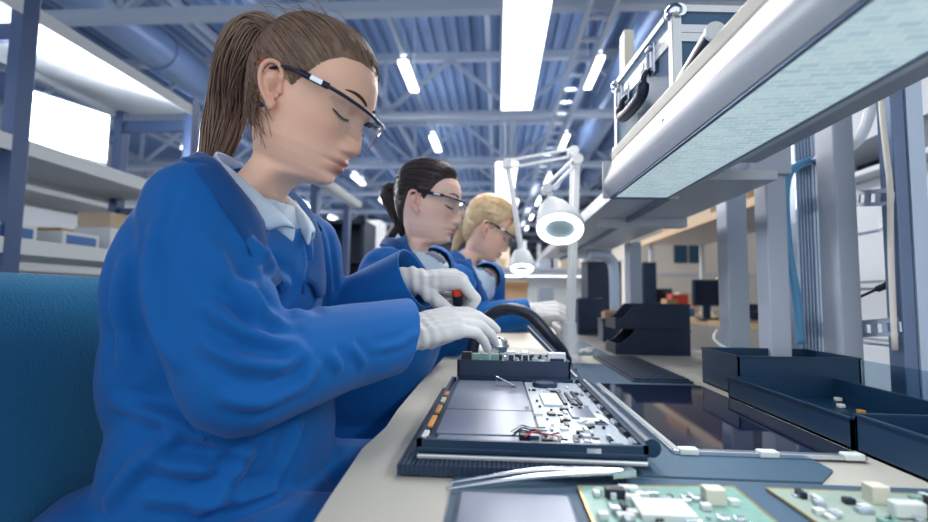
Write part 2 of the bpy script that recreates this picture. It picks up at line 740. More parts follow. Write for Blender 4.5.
def glasses(H, parent, frame_m, silver=True):
    half = [(-.030, -.0785, .012), (-.008, -.0815, .022), (.020, -.0830, .0215), (.050, -.0800, .0195), (.074, -.0720, .0175), (.092, -.058, .0160), (.104, -.038, .0150), (.1105, -.018, .0140), (.112, 0, .0125)]
    full = half + [(x, -y, z) for x, y, z in half[-2::-1]]
    path = crom(full, 4)
    k = len(path)
    fr = MB()
    fr.tube([H.w(p) for p in path], [.0026 * H.scale if .2 < i / k < .8 else .0024 * H.scale for i in range(k)], 8)
    # flattened arm near the hinge
    for s in (-1, 1):
        fr.bar(H.w((.020, s * .0832, .0215)), H.w((.064, s * .0765, .0185)), .0030, .0085, H.R @ V((0, 0, 1)))
    g = fr.build('safety_glasses', frame_m, parent, True)
    if silver:
        for s in (-1, 1):
            MB().bar(H.w((.038, s * .0826, .0205)), H.w((.056, s * .0800, .0192)), .0036, .0066, H.R @ V((0, 0, 1))).build('hinge_plate', 'silver', g)
    rows = []
    lens = crom([p for p in full if p[0] > .055], 6)
    for r in range(9):
        t = r / 8
        row = []
        for p in lens:
            a = min(1, abs(p.y) / .016)
            notch = 1 if abs(p.y) > .016 else .30 + .70 * a
            edge = max(0.30, min(1, (.0745 - abs(p.y)) / .022))
            drop = .042 * t * notch * edge
            inw = -.004 * t * t - .004 * t
            row.append(H.w((p.x + inw, p.y * (1 - .03 * t), p.z - drop)))
        rows.append(row)
    ln = MB().grid(rows).build('lens', 'lens', g, True)
    return g


def hand_mesh(wrist, fdir, dorsal, curls, thumb, side, scale=1.0, fat=1.0, spread=1.0, voxel=.0023):
    """wrist point, finger direction, back-of-hand direction; curls = 4 x 3 angles in degrees; thumb = (out, down, bend1, bend2)."""
    x = V(fdir).normalized()
    z = V(dorsal); z = (z - x * z.dot(x)).normalized()
    y = z.cross(x)                        # towards the thumb of a right hand when palm is down
    if side == 'L':
        y = -y
    w = V(wrist)

    def T(a, b, c):
        return w + (x * a + y * b + z * c) * scale
    mb = MB()
    f = fat * scale
    mcp = [(.088, .0285), (.092, .0095), (.088, -.0095), (.081, -.0270)]
    lens = [(.042, .026, .021), (.046, .029, .022), (.042, .027, .022), (.034, .021, .019)]
    cap(mb, T(-.055, 0, 0), T(.008, 0, 0), .0270 * f, .0255 * f)
    cap(mb, T(.0, .008, 0), T(.02, .012, 0), .0215 * f, .0200 * f)
    for (mx, my) in mcp:
        cap(mb, T(.008, my * .55, -.001), T(mx, my, 0.001), .0180 * f, .0122 * f)
    cap(mb, T(.03, -.016, -.006), T(.07, -.018, -.006), .016 * f, .0125 * f)
    tips = []
    for k in range(4):
        mx, my = mcp[k]
        p = V((mx, my, .001))
        ang = 0
        sp = my * 2.6 * spread
        r = [.0108, .0098, .0090, .0078] if k < 3 else [.0096, .0086, .0080, .0070]
        for q in range(3):
            ang += math.radians(curls[k][q])
            d = V((math.cos(ang), sp * math.cos(ang) * .5, -math.sin(ang))).normalized()
            p2 = p + d * lens[k][q]
            cap(mb, T(*p), T(*p2), r[q] * f, r[q + 1] * f, 14)
            p = p2
        tips.append(T(*p))
    o, dn, b1, b2 = [math.radians(a) for a in thumb]
    p = V((.018, .020, -.006))
    L = (.042, .034, .027)
    r = (.0155, .0118, .0105, .0088)
    a = o
    for q in range(3):
        d = V((math.cos(a) * math.cos(dn), math.sin(a) * math.cos(dn), -math.sin(dn))).normalized()
        p2 = p + d * L[q]
        cap(mb, T(*p), T(*p2), r[q] * f, r[q + 1] * f, 14)
        p = p2
        a -= b1 if q == 0 else b2
    tips.append(T(*p))
    return mb, tips


def make_glove(nm, parent, wrist, fdir, dorsal, curls, thumb, side, scale=1.0, arm=None, spread=1.0, voxel=.0024, cuff=True):
    mb, tips = hand_mesh(wrist, fdir, dorsal, curls, thumb, side, scale, 1.0, spread)
    x = V(fdir).normalized()
    ax = (V(wrist) - V(arm)).normalized() if arm is not None else x
    w = V(wrist)
    cap(mb, w - ax * .045, w, .0315 * scale, .0275 * scale)
    vs, fs = remesh(mb, voxel, 3)
    nn = normals(vs, fs)
    # fabric creases that run across the wrist and fan out over the back of the hand
    z = V(dorsal); z = (z - x * z.dot(x)).normalized(); y = z.cross(x)
    L = (vs - np.array(w))
    lx, ly = L @ np.array(x), L @ np.array(y)
    amp = .0016 * np.exp(-((lx - .02) / .035) ** 2)
    d = amp * np.sin(lx * 330 + 12 * ly) + .0011 * np.exp(-((lx - .06) / .04) ** 2) * np.sin(ly * 420 + 9 * lx)
    d += .0007 * np.array([noise.noise(V(p) * 70) for p in vs])
    vs = vs + nn * d[:, None]
    vs = relax(vs, fs, 1)
    g = finish(nm, vs, fs, 'glove', parent)
    if cuff:
        c = w - ax * .058
        u = ax.orthogonal().normalized(); q = ax.cross(u)
        ring = [c + (u * math.cos(TAU * j / 20) + q * math.sin(TAU * j / 20)) * .0325 * scale for j in range(20)]
        ring2 = [p + ax * .006 for p in ring]
        MB().tube(ring, .0042, 8, closed=True).build('cuff_trim', 'cuff_tan', g, True)
    return g, tips


def collar_mesh(nb, f, l, u, parent, m, s=1.0, drop=.17, lap=.07, over=None, stand=.030):
    """folded collar with lapels round the neck base nb"""
    rows = [[], [], [], []]
    for k in range(41):
        a = math.radians(-158 + 316 * k / 40)        # 0 = nape
        fr = abs(a) / math.radians(158)
        d = (-f) * math.cos(a) + l * math.sin(a)
        dn = drop * max(0, fr - .45) ** 1.3 / (.55 ** 1.3)
        fwd = f * (.055 * fr ** 2)
        base = nb + d * (.064 * s) + fwd - u * (.020 + dn)
        top = nb + d * (.060 * s) + fwd * 1.0 + u * (stand * (1 - fr ** 1.6) - dn * .95) + d * .004
        wdt = lap * (.62 + .75 * fr ** 2) * (1 if fr < .93 else (1 - fr) / .07 * .8 + .2)
        slope = .55 + .25 * fr
        out = top + d * (wdt * slope) - u * (wdt * (1 - .25 * fr))
        if fr > .4:
            out = out - f * (.10 * (fr - .4) ** 2) + (l if a > 0 else -l) * (.05 * (fr - .4))
        mid = (top + out) / 2 + u * .006 + d * .006
        rows[0].append(base); rows[1].append(top); rows[2].append(mid); rows[3].append(out)
    r2 = []
    for i in range(3):
        for q in range(4):
            t = q / 4
            r2.append([rows[i][j] * (1 - t) + rows[i + 1][j] * t for j in range(41)])
    r2.append(rows[3])
    mb = MB().grid(r2)
    vs = np.array([tuple(x) for x in mb.v]); vs = relax(vs, mb.f, 2)
    if over is not None:          # the fall of the collar lies on the coat
        bv = BVHTree.FromPolygons([V(x) for x in over[0]], over[1])
        nrow = 41
        for i in range(nrow * 5, len(vs)):
            t = min(1, (i // nrow - 4) / 3)
            p = V(vs[i])
            loc, nm, _, _ = bv.find_nearest(p)
            if loc is not None and nm.dot(u * .6 + (loc - nb).normalized()) > .25 and (p - loc).length < .07:
                sd = (p - loc).dot(nm)
                if sd < .006:
                    p = p + (loc + nm * .006 - p) * t
                    vs[i] = p
        vs = relax(vs, mb.f, 2)
    o = finish('collar', vs, mb.f, m, parent)
    md = o.modifiers.new('thickness', 'SOLIDIFY'); md.thickness = .004; md.offset = 0
    return o


def coat_surface(prims, cuts, voxel, folds, seed=0, namp=.004, smooth=4, nscale=9.0, stretch=(1, 1, .45)):
    vs, fs = remesh(prims, voxel, smooth)
    nn = normals(vs, fs)
    d = np.zeros(len(vs))
    so = V((seed * 3.1, seed * 1.7, seed))
    for i, p in enumerate(vs):
        q = V((p[0] * stretch[0], p[1] * stretch[1], p[2] * stretch[2])) * nscale + so
        n1 = noise.noise(q)
        n2 = noise.noise(q * 2.3 + V((5, 1, 2)))
        d[i] += namp * ((1 - 2.2 * abs(n1)) * .8 + .5 * n2)
    for f in folds:
        pts, w, amp = f[0], f[1], f[2]
        best = np.full(len(vs), 1e9)
        tt = np.zeros(len(vs))
        n = len(pts) - 1
        for i in range(n):
            ds, t = seg_dist(vs, pts[i], pts[i + 1])
            b = ds < best
            best[b] = ds[b]; tt[b] = (i + t[b]) / n
        env = np.clip(np.minimum(tt, 1 - tt) / .22, 0.0, 1) ** .6
        r = best / w
        d += amp * env * (np.exp(-r ** 2) - .45 * np.exp(-((r - 1.9) / .9) ** 2))
    vs = vs + nn * d[:, None]
    vs = relax(vs, fs, 1, .4)
    # open the cuffs, the neck and the hem with clean cuts
    bm = bmesh.new()
    bv = [bm.verts.new(p) for p in vs]
    for f in fs:
        bm.faces.new([bv[i] for i in f])
    for cut in cuts:
        c, nrm, rad = V(cut[0]), V(cut[1]).normalized(), cut[2]
        ok = cut[3] if len(cut) > 3 else (lambda p: True)
        fsel = [f for f in bm.faces if (f.calc_center_median() - c).length < rad and ok(f.calc_center_median())]
        geom = list({v for f in fsel for v in f.verts}) + list({e for f in fsel for e in f.edges}) + fsel
        bmesh.ops.bisect_plane(bm, geom=geom, plane_co=c, plane_no=nrm, clear_outer=True)
    loose = [v for v in bm.verts if not v.link_faces]
    bmesh.ops.delete(bm, geom=loose, context='VERTS')
    bm.verts.index_update()
    vs = np.array([tuple(v.co) for v in bm.verts])
    fs = [tuple(v.index for v in f.verts) for f in bm.faces]
    bm.free()
    return vs, fs


def px_fold(bvh, pix, w, amp):
    """crease along a line on the cloth, found by looking along the given directions"""
    out = []
    for a in pix:
        h = bvh.ray_cast(CP, ray(*a).normalized())
        if h[0] is not None:
            out.append(tuple(h[0]))
    return (out, w, amp) if len(out) > 1 else None


def body_mesh(prims, H, neck_c, neck_ax, neck_r, voxel=.007):
    """one surface: head and neck, bent to the neck base and sunk into trunk, arms and legs"""
    vs, fs = remesh(prims, voxel, 3)
    hv = H.wa(HVS)
    f, l, u = neck_ax
    th = np.arctan2(HVS[:, 1], HVS[:, 0] + .02)
    tz = np.clip((-.112 - HVS[:, 2]) / .105, 0, 1)
    t = tz * tz * (3 - 2 * tz)
    tgt = np.array([np.array(V(neck_c) + f * (math.cos(a) * neck_r) + l * (math.sin(a) * neck_r * 1.12)) for a in th])
    tgt -= np.array(u) * (np.clip(-.2 - HVS[:, 2], 0, 1)[:, None] * 1.0)
    hv = hv * (1 - t[:, None]) + tgt * t[:, None]
    V_, F_, A_ = [vs], list(fs), [np.zeros((len(vs), 3))]
    n = len(vs)
    F_ += [tuple(i + n for i in q) for q in HFS]
    V_.append(hv); A_.append(HMSK); n += len(hv)
    for s in (-1, 1):
        ev, ef = EARS[s]
        V_.append(H.wa(ev)); F_ += [tuple(i + n for i in q) for q in ef]
        m = np.zeros((len(ev), 3)); m[:, 1] = .55
        A_.append(m); n += len(ev)
    return np.concatenate(V_), F_, np.concatenate(A_)


def skin_material(name, base, lip, blush):
    m = mat(name, base, .48, var=.05, scale=60, bump=.05, bscale=400, sss=.12, spec=.4)
    nt = m.node_tree
    b = nt.nodes['Principled BSDF']
    at = nt.nodes.new('ShaderNodeAttribute'); at.attribute_name = 'mask'
    sp = nt.nodes.new('ShaderNodeSeparateColor')
    nt.links.new(at.outputs['Color'], sp.inputs['Color'])
    src = nt.nodes[m['mixnode']].outputs['Result']
    for ch, c, k in (('Green', blush, .5), ('Red', lip, .8)):
        mx = nt.nodes.new('ShaderNodeMix'); mx.data_type = 'RGBA'
        mul = nt.nodes.new('ShaderNodeMath'); mul.operation = 'MULTIPLY'; mul.inputs[1].default_value = k
        nt.links.new(sp.outputs[ch], mul.inputs[0])
        nt.links.new(mul.outputs[0], mx.inputs['Factor'])
        nt.links.new(src, mx.inputs['A'])
        mx.inputs['B'].default_value = (*c, 1)
        src = mx.outputs['Result']
    nt.links.new(src, b.inputs['Base Color'])
    return m
# ---------------------------------------------------------------- materials
skin_material('skin_tan', rgb(250, 200, 174), rgb(170, 92, 88), rgb(214, 140, 118))
skin_material('skin_fair', rgb(248, 206, 188), rgb(196, 96, 100), rgb(226, 150, 135))
skin_material('skin_older', rgb(242, 196, 174), rgb(184, 104, 100), rgb(218, 142, 126))
mat('coat', rgb(6, 94, 168), .75, var=.10, scale=14, bump=.15, bscale=900, sheen=.12, spec=.25)
mat('coat_collar', rgb(6, 74, 138), .75, var=.08, scale=14, bump=.12, bscale=900, sheen=.12, spec=.25)
mat('trousers', rgb(8, 62, 124), .8, var=.1, scale=20, bump=.15, bscale=800, spec=.2)
mat('shirt', rgb(196, 214, 232), .8, var=.05, bump=.1, bscale=600)
mat('glove', rgb(206, 205, 206), .85, var=.03, scale=60, bump=.25, bscale=700, sheen=.2, spec=.2)
mat('cuff_tan', rgb(232, 196, 156), .7, var=.05)
mat('hair_brown', rgb(132, 106, 90), .36, var=.5, scale=70, bump=.2, bscale=90, stretch=(1, 1, 1))
mat('hair_dark', rgb(58, 46, 48), .33, var=.45, scale=70, bump=.2, bscale=90)
mat('hair_blond', rgb(216, 190, 152), .42, var=.35, scale=70, bump=.2, bscale=90)
mat('brow_brown', rgb(70, 52, 46), .7, var=.2)
mat('brow_dark', rgb(46, 34, 34), .7, var=.2)
mat('brow_blond', rgb(150, 116, 88), .7, var=.2)
mat('lash', rgb(36, 28, 32), .6)
mat('eyewhite', rgb(176, 160, 156), .3)
mat('navy_plastic', rgb(24, 34, 62), .3, var=.05)
mat('silver', rgb(215, 220, 230), .25, metal=.9, var=.03)
mat('chrome', rgb(225, 228, 235), .12, metal=1.0, var=.02)
m = mat('lens', (.95, .97, 1.0), .03, spec=.5)
nt = m.node_tree
b = nt.nodes['Principled BSDF']
tr = nt.nodes.new('ShaderNodeBsdfTransparent'); tr.inputs['Color'].default_value = (.93, .95, .97, 1)
gl = nt.nodes.new('ShaderNodeBsdfGlossy'); gl.inputs['Roughness'].default_value = .04
lw = nt.nodes.new('ShaderNodeLayerWeight'); lw.inputs['Blend'].default_value = .5
pw = nt.nodes.new('ShaderNodeMath'); pw.operation = 'POWER'; pw.inputs[1].default_value = 4
nt.links.new(lw.outputs['Facing'], pw.inputs[0])
fr = nt.nodes.new('ShaderNodeMath'); fr.operation = 'MULTIPLY_ADD'; fr.inputs[1].default_value = .7; fr.inputs[2].default_value = .11
nt.links.new(pw.outputs[0], fr.inputs[0])
ms = nt.nodes.new('ShaderNodeMixShader')
nt.links.new(fr.outputs[0], ms.inputs[0]); nt.links.new(tr.outputs[0], ms.inputs[1]); nt.links.new(gl.outputs[0], ms.inputs[2])
nt.links.new(ms.outputs[0], nt.nodes['Material Output'].inputs['Surface'])
mat('seat_fabric', rgb(24, 116, 158), .9, var=.12, scale=300, bump=.5, bscale=260, spec=.15, sheen=.2)
mat('black_plastic', rgb(30, 38, 60), .42, var=.06)
mat('white_paint', rgb(192, 196, 203), .35, var=.03, scale=8)
mat('grey_paint', rgb(168, 176, 190), .4, var=.04, scale=8)
mat('red_plastic', rgb(226, 72, 44), .35)
m = mat('worktop', rgb(180, 176, 166), .45, var=.05, scale=6, bump=.03, bscale=300)
mat('worktop_edge', rgb(190, 188, 182), .5)
mat('esd_mat', rgb(58, 84, 106), .6, var=.06, scale=40, bump=.1, bscale=500)
m = mat('ribbed_mat', rgb(44, 62, 86), .6, var=.05)
wave_bump(m, 55, .9, 'X', .003)
mat('black_glossy', rgb(16, 22, 40), .06, var=.04, spec=.6)
mat('screen_glass', rgb(14, 22, 44), .04, var=.03, spec=.35)
mat('dark_board', rgb(36, 52, 78), .38, var=.06)
mat('graphite', rgb(112, 120, 140), .32, metal=.25, var=.07, scale=5)
mat('pcb_green', rgb(122, 160, 152), .4, var=.25, scale=90)
mat('pcb_olive', rgb(150, 164, 152), .4, var=.2, scale=90)
mat('pcb_pale', rgb(158, 166, 178), .4, var=.45, scale=170)
mat('gold', rgb(206, 168, 96), .3, metal=.7)
mat('copper', rgb(214, 128, 60), .4, metal=.3)
mat('chip_black', rgb(30, 36, 52), .4)
mat('chip_white', rgb(206, 210, 208), .4)
mat('cream', rgb(206, 202, 186), .5)
mat('steel', rgb(184, 198, 216), .25, metal=.3, var=.12, scale=12, stretch=(1, 1, .15))
mat('steel_dark', rgb(104, 122, 152), .35, metal=.35, var=.12, scale=12)
mat('aluminium', rgb(212, 214, 216), .32, metal=.55, var=.05)
m = mat('case_panel', rgb(78, 112, 144), .5, var=.15, scale=200)
wave_bump(m, 220, .5, 'DIAGONAL', .001)
mat('keycap', rgb(18, 36, 58), .45)
mat('tray_black', rgb(12, 46, 74), .42, var=.06, scale=20, bump=.05, bscale=300)
mat('bin_black', rgb(4, 28, 56), .45, var=.05)
mat('rubber', rgb(34, 42, 58), .38, var=.06)
mat('white_plastic', rgb(220, 222, 224), .4, var=.02)
mat('ring_light', (1, 1, 1), .4, emit=(.93, .98, 1), estr=3.5)
mat('glass_blue', rgb(196, 220, 226), .05, spec=.7)
mat('blue_hose', rgb(92, 152, 190), .35)
mat('cream_cable', rgb(222, 214, 204), .5)
mat('clear_hose', rgb(214, 220, 228), .3)
mat('wood', rgb(202, 172, 132), .55, var=.2, scale=14, stretch=(1, .1, 1))
mat('cardboard', rgb(188, 152, 116), .8, var=.1, scale=20)
mat('red_wire', rgb(204, 52, 40), .4)
mat('orange_foil', rgb(214, 148, 66), .4, metal=.2, var=.2)
# prismatic lens of the bench light: rows of small prisms, gives off a soft light
m = mat('lamp_prism', rgb(200, 220, 224), .22, var=.05, emit=(.62, .78, .83), estr=.5)
nt = m.node_tree
b = nt.nodes['Principled BSDF']
tc = nt.nodes.new('ShaderNodeTexCoord')
mp = nt.nodes.new('ShaderNodeMapping'); mp.inputs['Rotation'].default_value = (0, 0, .07)
br = nt.nodes.new('ShaderNodeTexBrick')
br.inputs['Scale'].default_value = 22
br.inputs['Mortar Size'].default_value = .035
br.inputs['Mortar Smooth'].default_value = .8
br.inputs['Color1'].default_value = (.40, .58, .64, 1)
br.inputs['Color2'].default_value = (.62, .80, .84, 1)
br.inputs['Mortar'].default_value = (.86, .98, 1, 1)
nt.links.new(tc.outputs['Object'], mp.inputs['Vector'])
nt.links.new(mp.outputs['Vector'], br.inputs['Vector'])
nt.links.new(br.outputs['Color'], b.inputs['Emission Color'])
bp = nt.nodes.new('ShaderNodeBump'); bp.inputs['Strength'].default_value = .8; bp.inputs['Distance'].default_value = .004
nt.links.new(br.outputs['Fac'], bp.inputs['Height'])
nt.links.new(bp.outputs['Normal'], b.inputs['Normal'])
# clear acrylic
m = mat('acrylic', (.8, .9, 1), .03)
nt = m.node_tree
tr = nt.nodes.new('ShaderNodeBsdfTransparent'); tr.inputs['Color'].default_value = (.80, .90, .96, 1)
gl = nt.nodes.new('ShaderNodeBsdfGlossy'); gl.inputs['Roughness'].default_value = .05
ms = nt.nodes.new('ShaderNodeMixShader'); ms.inputs[0].default_value = .14
nt.links.new(tr.outputs[0], ms.inputs[1]); nt.links.new(gl.outputs[0], ms.inputs[2])
nt.links.new(ms.outputs[0], nt.nodes['Material Output'].inputs['Surface'])
mat('floor_grey', rgb(120, 128, 140), .35, var=.08, scale=1.5)
mat('roof_blue', rgb(116, 142, 182), .55, var=.08, scale=.6)
mat('truss_grey', rgb(176, 188, 208), .5, var=.05)
mat('duct', rgb(120, 142, 180), .35, metal=.2, var=.12, scale=1.2)
mat('wall_white', rgb(206, 212, 220), .7, var=.04, scale=1.0)
m = mat('wall_brick', rgb(214, 208, 198), .75, var=.06, scale=3)
mat('ceiling_lamp', (1, 1, 1), .4, emit=(1.0, .97, .90), estr=5)
mat('panel_lamp', (1, 1, 1), .4, emit=(1.0, 1.0, .98), estr=2.4)
mat('work_lamp', (1, 1, 1), .4, emit=(.93, .95, 1.0), estr=9)
mat('rack_post', rgb(70, 90, 128), .4, metal=.2, var=.05)
mat('rack_shelf', rgb(206, 210, 212), .5, var=.03)
mat('cabinet_dark', rgb(20, 40, 66), .45)
mat('cabinet_white', rgb(208, 212, 218), .4, var=.03, scale=2)
mat('bin_blue', rgb(60, 108, 168), .45)
mat('carton_pale', rgb(206, 186, 160), .8, var=.06)
mat('red_box', rgb(186, 70, 56), .5)
mat('teal_dark', rgb(24, 66, 90), .6)
mat('label_ink', rgb(60, 66, 84), .6)
# ---------------------------------------------------------------- the woman in front
def offs(p, Y=None):
    return V(p)


def bunch(pts, rads, up_):
    return pts


# head
H1 = Head(P(312, 106, .69), math.radians(-7), math.radians(23), 0.0, .985)
nb1 = P(249, 179, .72)
shR1, elR1, wrR1 = P(203, 212, .63), P(244, 368, .60), P(402, 335, .80)
shL1, elL1, wrL1 = P(302, 250, .88), P(312, 330, .99), P(411, 281, .93)
che1 = P(233, 290, .76)
pel1 = V((-.385, .74, .53))
f1 = V((.97, -.10, -.14)).normalized(); l1 = V((.12, .98, 0)).normalized(); u1 = f1.cross(l1).normalized()

hipR, hipL = pel1 + V((.04, -.10, .03)), pel1 + V((.04, .10, .045))
kneR, kneL = V((-.02, .66, .625)), V((-.0, .90, .632))
footR, footL = V((-.03, .66, .09)), V((-.02, .92, .09))

bp = MB()
ell(bp, che1 - u1 * .02, (f1 * .10, l1 * .12, u1 * .15))
ell(bp, (che1 + pel1) / 2, (f1 * .10, l1 * .13, u1 * .17))
ell(bp, pel1, (V((.14, 0, 0)), V((0, .18, 0)), V((0, 0, .12))))
cap(bp, shR1 + l1 * .02 - u1 * .02, shL1 - l1 * .02 - u1 * .02, .036, .036)
cap(bp, che1 + u1 * .05, nb1 - u1 * .05, .08, .045)
chain(bp, [shR1, elR1, wrR1], [.045, .036, .024])
chain(bp, [shL1, elL1, wrL1], [.045, .036, .024])
chain(bp, [hipR, kneR, footR], [.085, .055, .038])
chain(bp, [hipL, kneL, footL], [.085, .055, .038])
for q in (footR, footL):
    cap(bp, q - V((.03, 0, .03)), q + V((.13, 0, -.04)), .04, .03)
FD_R = (V(P(489, 351, .99)) - wrR1)
HANDR = dict(wrist=wrR1, fdir=V((.165, .10, .040)), dorsal=V((-.20, -.60, .78)), curls=[(12, 20, 8), (14, 22, 10), (18, 26, 12), (22, 30, 14)], thumb=(30, 22, 4, 12), side='R', scale=1.14)
HANDL = dict(wrist=wrL1, fdir=V((.20, .03, .012)), dorsal=V((-.10, -.30, .95)), curls=[(50, 74, 40), (60, 80, 46), (68, 82, 46), (70, 82, 46)], thumb=(36, 34, 16, 30), side='L', scale=1.08)
for hd in (HANDR, HANDL):
    hm, _ = hand_mesh(hd['wrist'], hd['fdir'], hd['dorsal'], hd['curls'], hd['thumb'], hd['side'], hd['scale'], .72)
    bp.add(hm.v, hm.f)
vs, fs, ms_ = body_mesh(bp, H1, nb1 - u1 * .02, (f1, l1, u1), .052, .0055)
w1 = finish('person', vs, fs, 'skin_tan', None, attr=ms_)
tag(w1, 'woman with brown ponytail and clear safety glasses, nearest of three in blue lab coats', 'person')

# coat
def near_seg(p, a, b):
    d = b - a
    t = max(0, min(1, (p - a).dot(d) / d.dot(d)))
    return (p - a - d * t).length


cm = MB()
ell(cm, che1 + u1 * .00 - f1 * .005, (f1 * .130, l1 * .20, u1 * .20))
ell(cm, che1 - u1 * .10 + f1 * .004, (f1 * .126, l1 * .195, u1 * .20))
ell(cm, (che1 + pel1) / 2 - u1 * .03, (f1 * .140, l1 * .20, u1 * .22))
ell(cm, pel1 - V((.035, 0, 0)), (V((.235, 0, 0)), V((0, .23, 0)), V((0, 0, .20))))
cap(cm, shR1 + l1 * .035 + u1 * .0, shL1 - l1 * .035, .066, .066)
cap(cm, che1 + u1 * .09, nb1 - u1 * .055, .125, .074)
cap(cm, shR1 + l1 * .05, nb1 - u1 * .045, .060, .058)
cap(cm, shL1 - l1 * .05, nb1 - u1 * .045, .060, .058)
axR = (wrR1 - elR1).normalized()
chain(cm, [shR1 + u1 * -.005, shR1 * .5 + elR1 * .5 + V((-.012, -.012, 0)), elR1 + V((.0, -.005, -.01))], [.078, .078, .074])
chain(cm, [elR1 + V((.0, -.005, -.01)), elR1 * .45 + wrR1 * .55, wrR1 + axR * .055], [.074, .064, .0585])
axL = (wrL1 - elL1).normalized()
chain(cm, [shL1, elL1], [.074, .066])
chain(cm, [elL1, wrL1 + axL * .05], [.068, .062])
# skirt of the coat over the lap
chain(cm, [hipR, hipR * .35 + kneR * .65 + V((0, 0, -.01))], [.135, .105])
chain(cm, [hipL, hipL * .35 + kneL * .65 + V((0, 0, -.01))], [.135, .105])
cap(cm, pel1 + V((-.115, -.12, .05)), pel1 + V((-.115, .10, .05)), .135, .13)
bv0 = BVHTree.FromPolygons([V(x) for x in cm.v], cm.f)
FOLDS1 = [
    ([(306, 345), (272, 342), (236, 328), (205, 300)], .016, .010),
    ([(312, 352), (280, 366), (240, 362), (200, 340)], .015, .009),
    ([(318, 360), (300, 385), (262, 402), (214, 396)], .014, .008),
    ([(330, 352), (340, 372), (338, 400)], .011, .006),
    ([(350, 345), (366, 366), (368, 392)], .010, .005),
    ([(296, 330), (262, 312), (226, 276), (205, 232)], .018, .008),
    ([(300, 318), (285, 285), (262, 255), (246, 238)], .018, .007),
    ([(160, 215), (150, 270), (160, 330), (180, 372)], .022, .008),
    ([(130, 250), (118, 310), (128, 372)], .02, .007),
    ([(110, 400), (160, 418), (210, 436), (250, 452)], .015, .009),
    ([(90, 440), (150, 462), (215, 470)], .016, .010),
    ([(75, 480), (140, 494), (220, 500), (280, 490)], .016, .010),
    ([(180, 432), (140, 462), (105, 510)], .016, .009),
    ([(252, 440), (232, 480), (190, 516)], .016, .009),
    ([(300, 420), (288, 455), (262, 500)], .014, .008),
    ([(318, 225), (326, 262), (330, 300)], .014, .006),
    ([(300, 225), (310, 270), (318, 315)], .010, -.005),
    ([(420, 330), (400, 344), (372, 350)], .009, .004),
    ([(200, 156), (178, 186), (164, 232), (166, 290)], .008, -.003),
    ([(262, 250), (250, 290), (262, 330)], .016, .006),
    ([(205, 455), (235, 452), (262, 456)], .008, .004),
]
fl = [x for x in (px_fold(bv0, *q) for q in FOLDS1) if x]
vs, fs = coat_surface(cm, [(wrR1 - axR * .004, axR + V((.0, -.25, -.30)), .14, lambda p: near_seg(p, elR1, wrR1 + axR * .06) < near_seg(p, elL1, wrL1 + axL * .06)), (wrL1 + axL * .012, axL, .145, lambda p: near_seg(p, elR1, wrR1 + axR * .06) > near_seg(p, elL1, wrL1 + axL * .06)),
                           (nb1 + f1 * .06 - u1 * .046, (u1 * .76 + f1 * .65), .118)], .0055, [(a, w * .62, h * 1.4) for a, w, h in fl], 1, .0015)
c1 = finish('lab_coat', vs, fs, 'coat', w1, solid=.003)
collar_mesh(nb1 - u1 * .012 - f1 * .004, f1, l1, u1, c1, 'coat_collar', 1.04, .15, lap=.066, stand=.045, over=(vs, fs))
# cuffs hems
for (w_, ax_, r_) in ((wrR1, axR, .058), (wrL1, axL, .054)):
    pass
# shirt
sm = MB()
ell(sm, che1 + u1 * .02 + f1 * .005, (f1 * .104, l1 * .15, u1 * .18))
cap(sm, che1 + u1 * .09, nb1 - u1 * .03, .11, .062)
cap(sm, shR1 + l1 * .05 - u1 * .02, shL1 - l1 * .05 - u1 * .02, .045, .045)
cap(sm, nb1 - u1 * .06, nb1 + u1 * .014 + f1 * .003, .064, .0585)
vs, fs = remesh(sm, .005, 4)
vs, fs = coat_surface(sm, [(nb1 + u1 * .000 + f1 * .01, (u1 * .85 + f1 * .5), .1)], .005, [], 4, .0015)
sh_ = finish('shirt', vs, fs, 'shirt', w1, solid=.002)
collar_mesh(nb1 - u1 * .014 + f1 * .004, f1, l1, u1, sh_, 'shirt', .84, .06, lap=.026, stand=.030)
# trousers
tm = MB()
ell(tm, pel1, (V((.155, 0, 0)), V((0, .195, 0)), V((0, 0, .135))))
chain(tm, [hipR, kneR, footR + V((0, 0, .02))], [.10, .075, .06])
chain(tm, [hipL, kneL, footL + V((0, 0, .02))], [.10, .075, .06])
vs, fs = coat_surface(tm, [], .009, [], 5, .003)
finish('trousers', vs, fs, 'trousers', w1)
for q in (footR, footL):
    sh = MB()
    cap(sh, q - V((.035, 0, .03)), q + V((.14, 0, -.04)), .048, .038)
    vs, fs = remesh(sh, .008, 3)
    finish('shoe', vs, fs, 'black_plastic', w1)
make_glove('glove', w1, arm=elR1, **HANDR)
make_glove('glove', w1, arm=elL1, **HANDL)
face_features(H1, w1, 'brow_brown')
hair = hair_cap(H1, w1, 'hair_brown', .007, tie=(-.098, 0, .075), n=1100, seed=2, lift=.003)
T = H1.w((-.106, 0, .080))
tail(H1, w1, 'hair_brown', 'navy_plastic', [T, T + V((-.026, -.005, .004)), T + V((-.050, -.01, -.03)), P(228, 105, .74), P(214, 160, .76), P(200, 205, .79)], .025, 460, 5, 1.35)
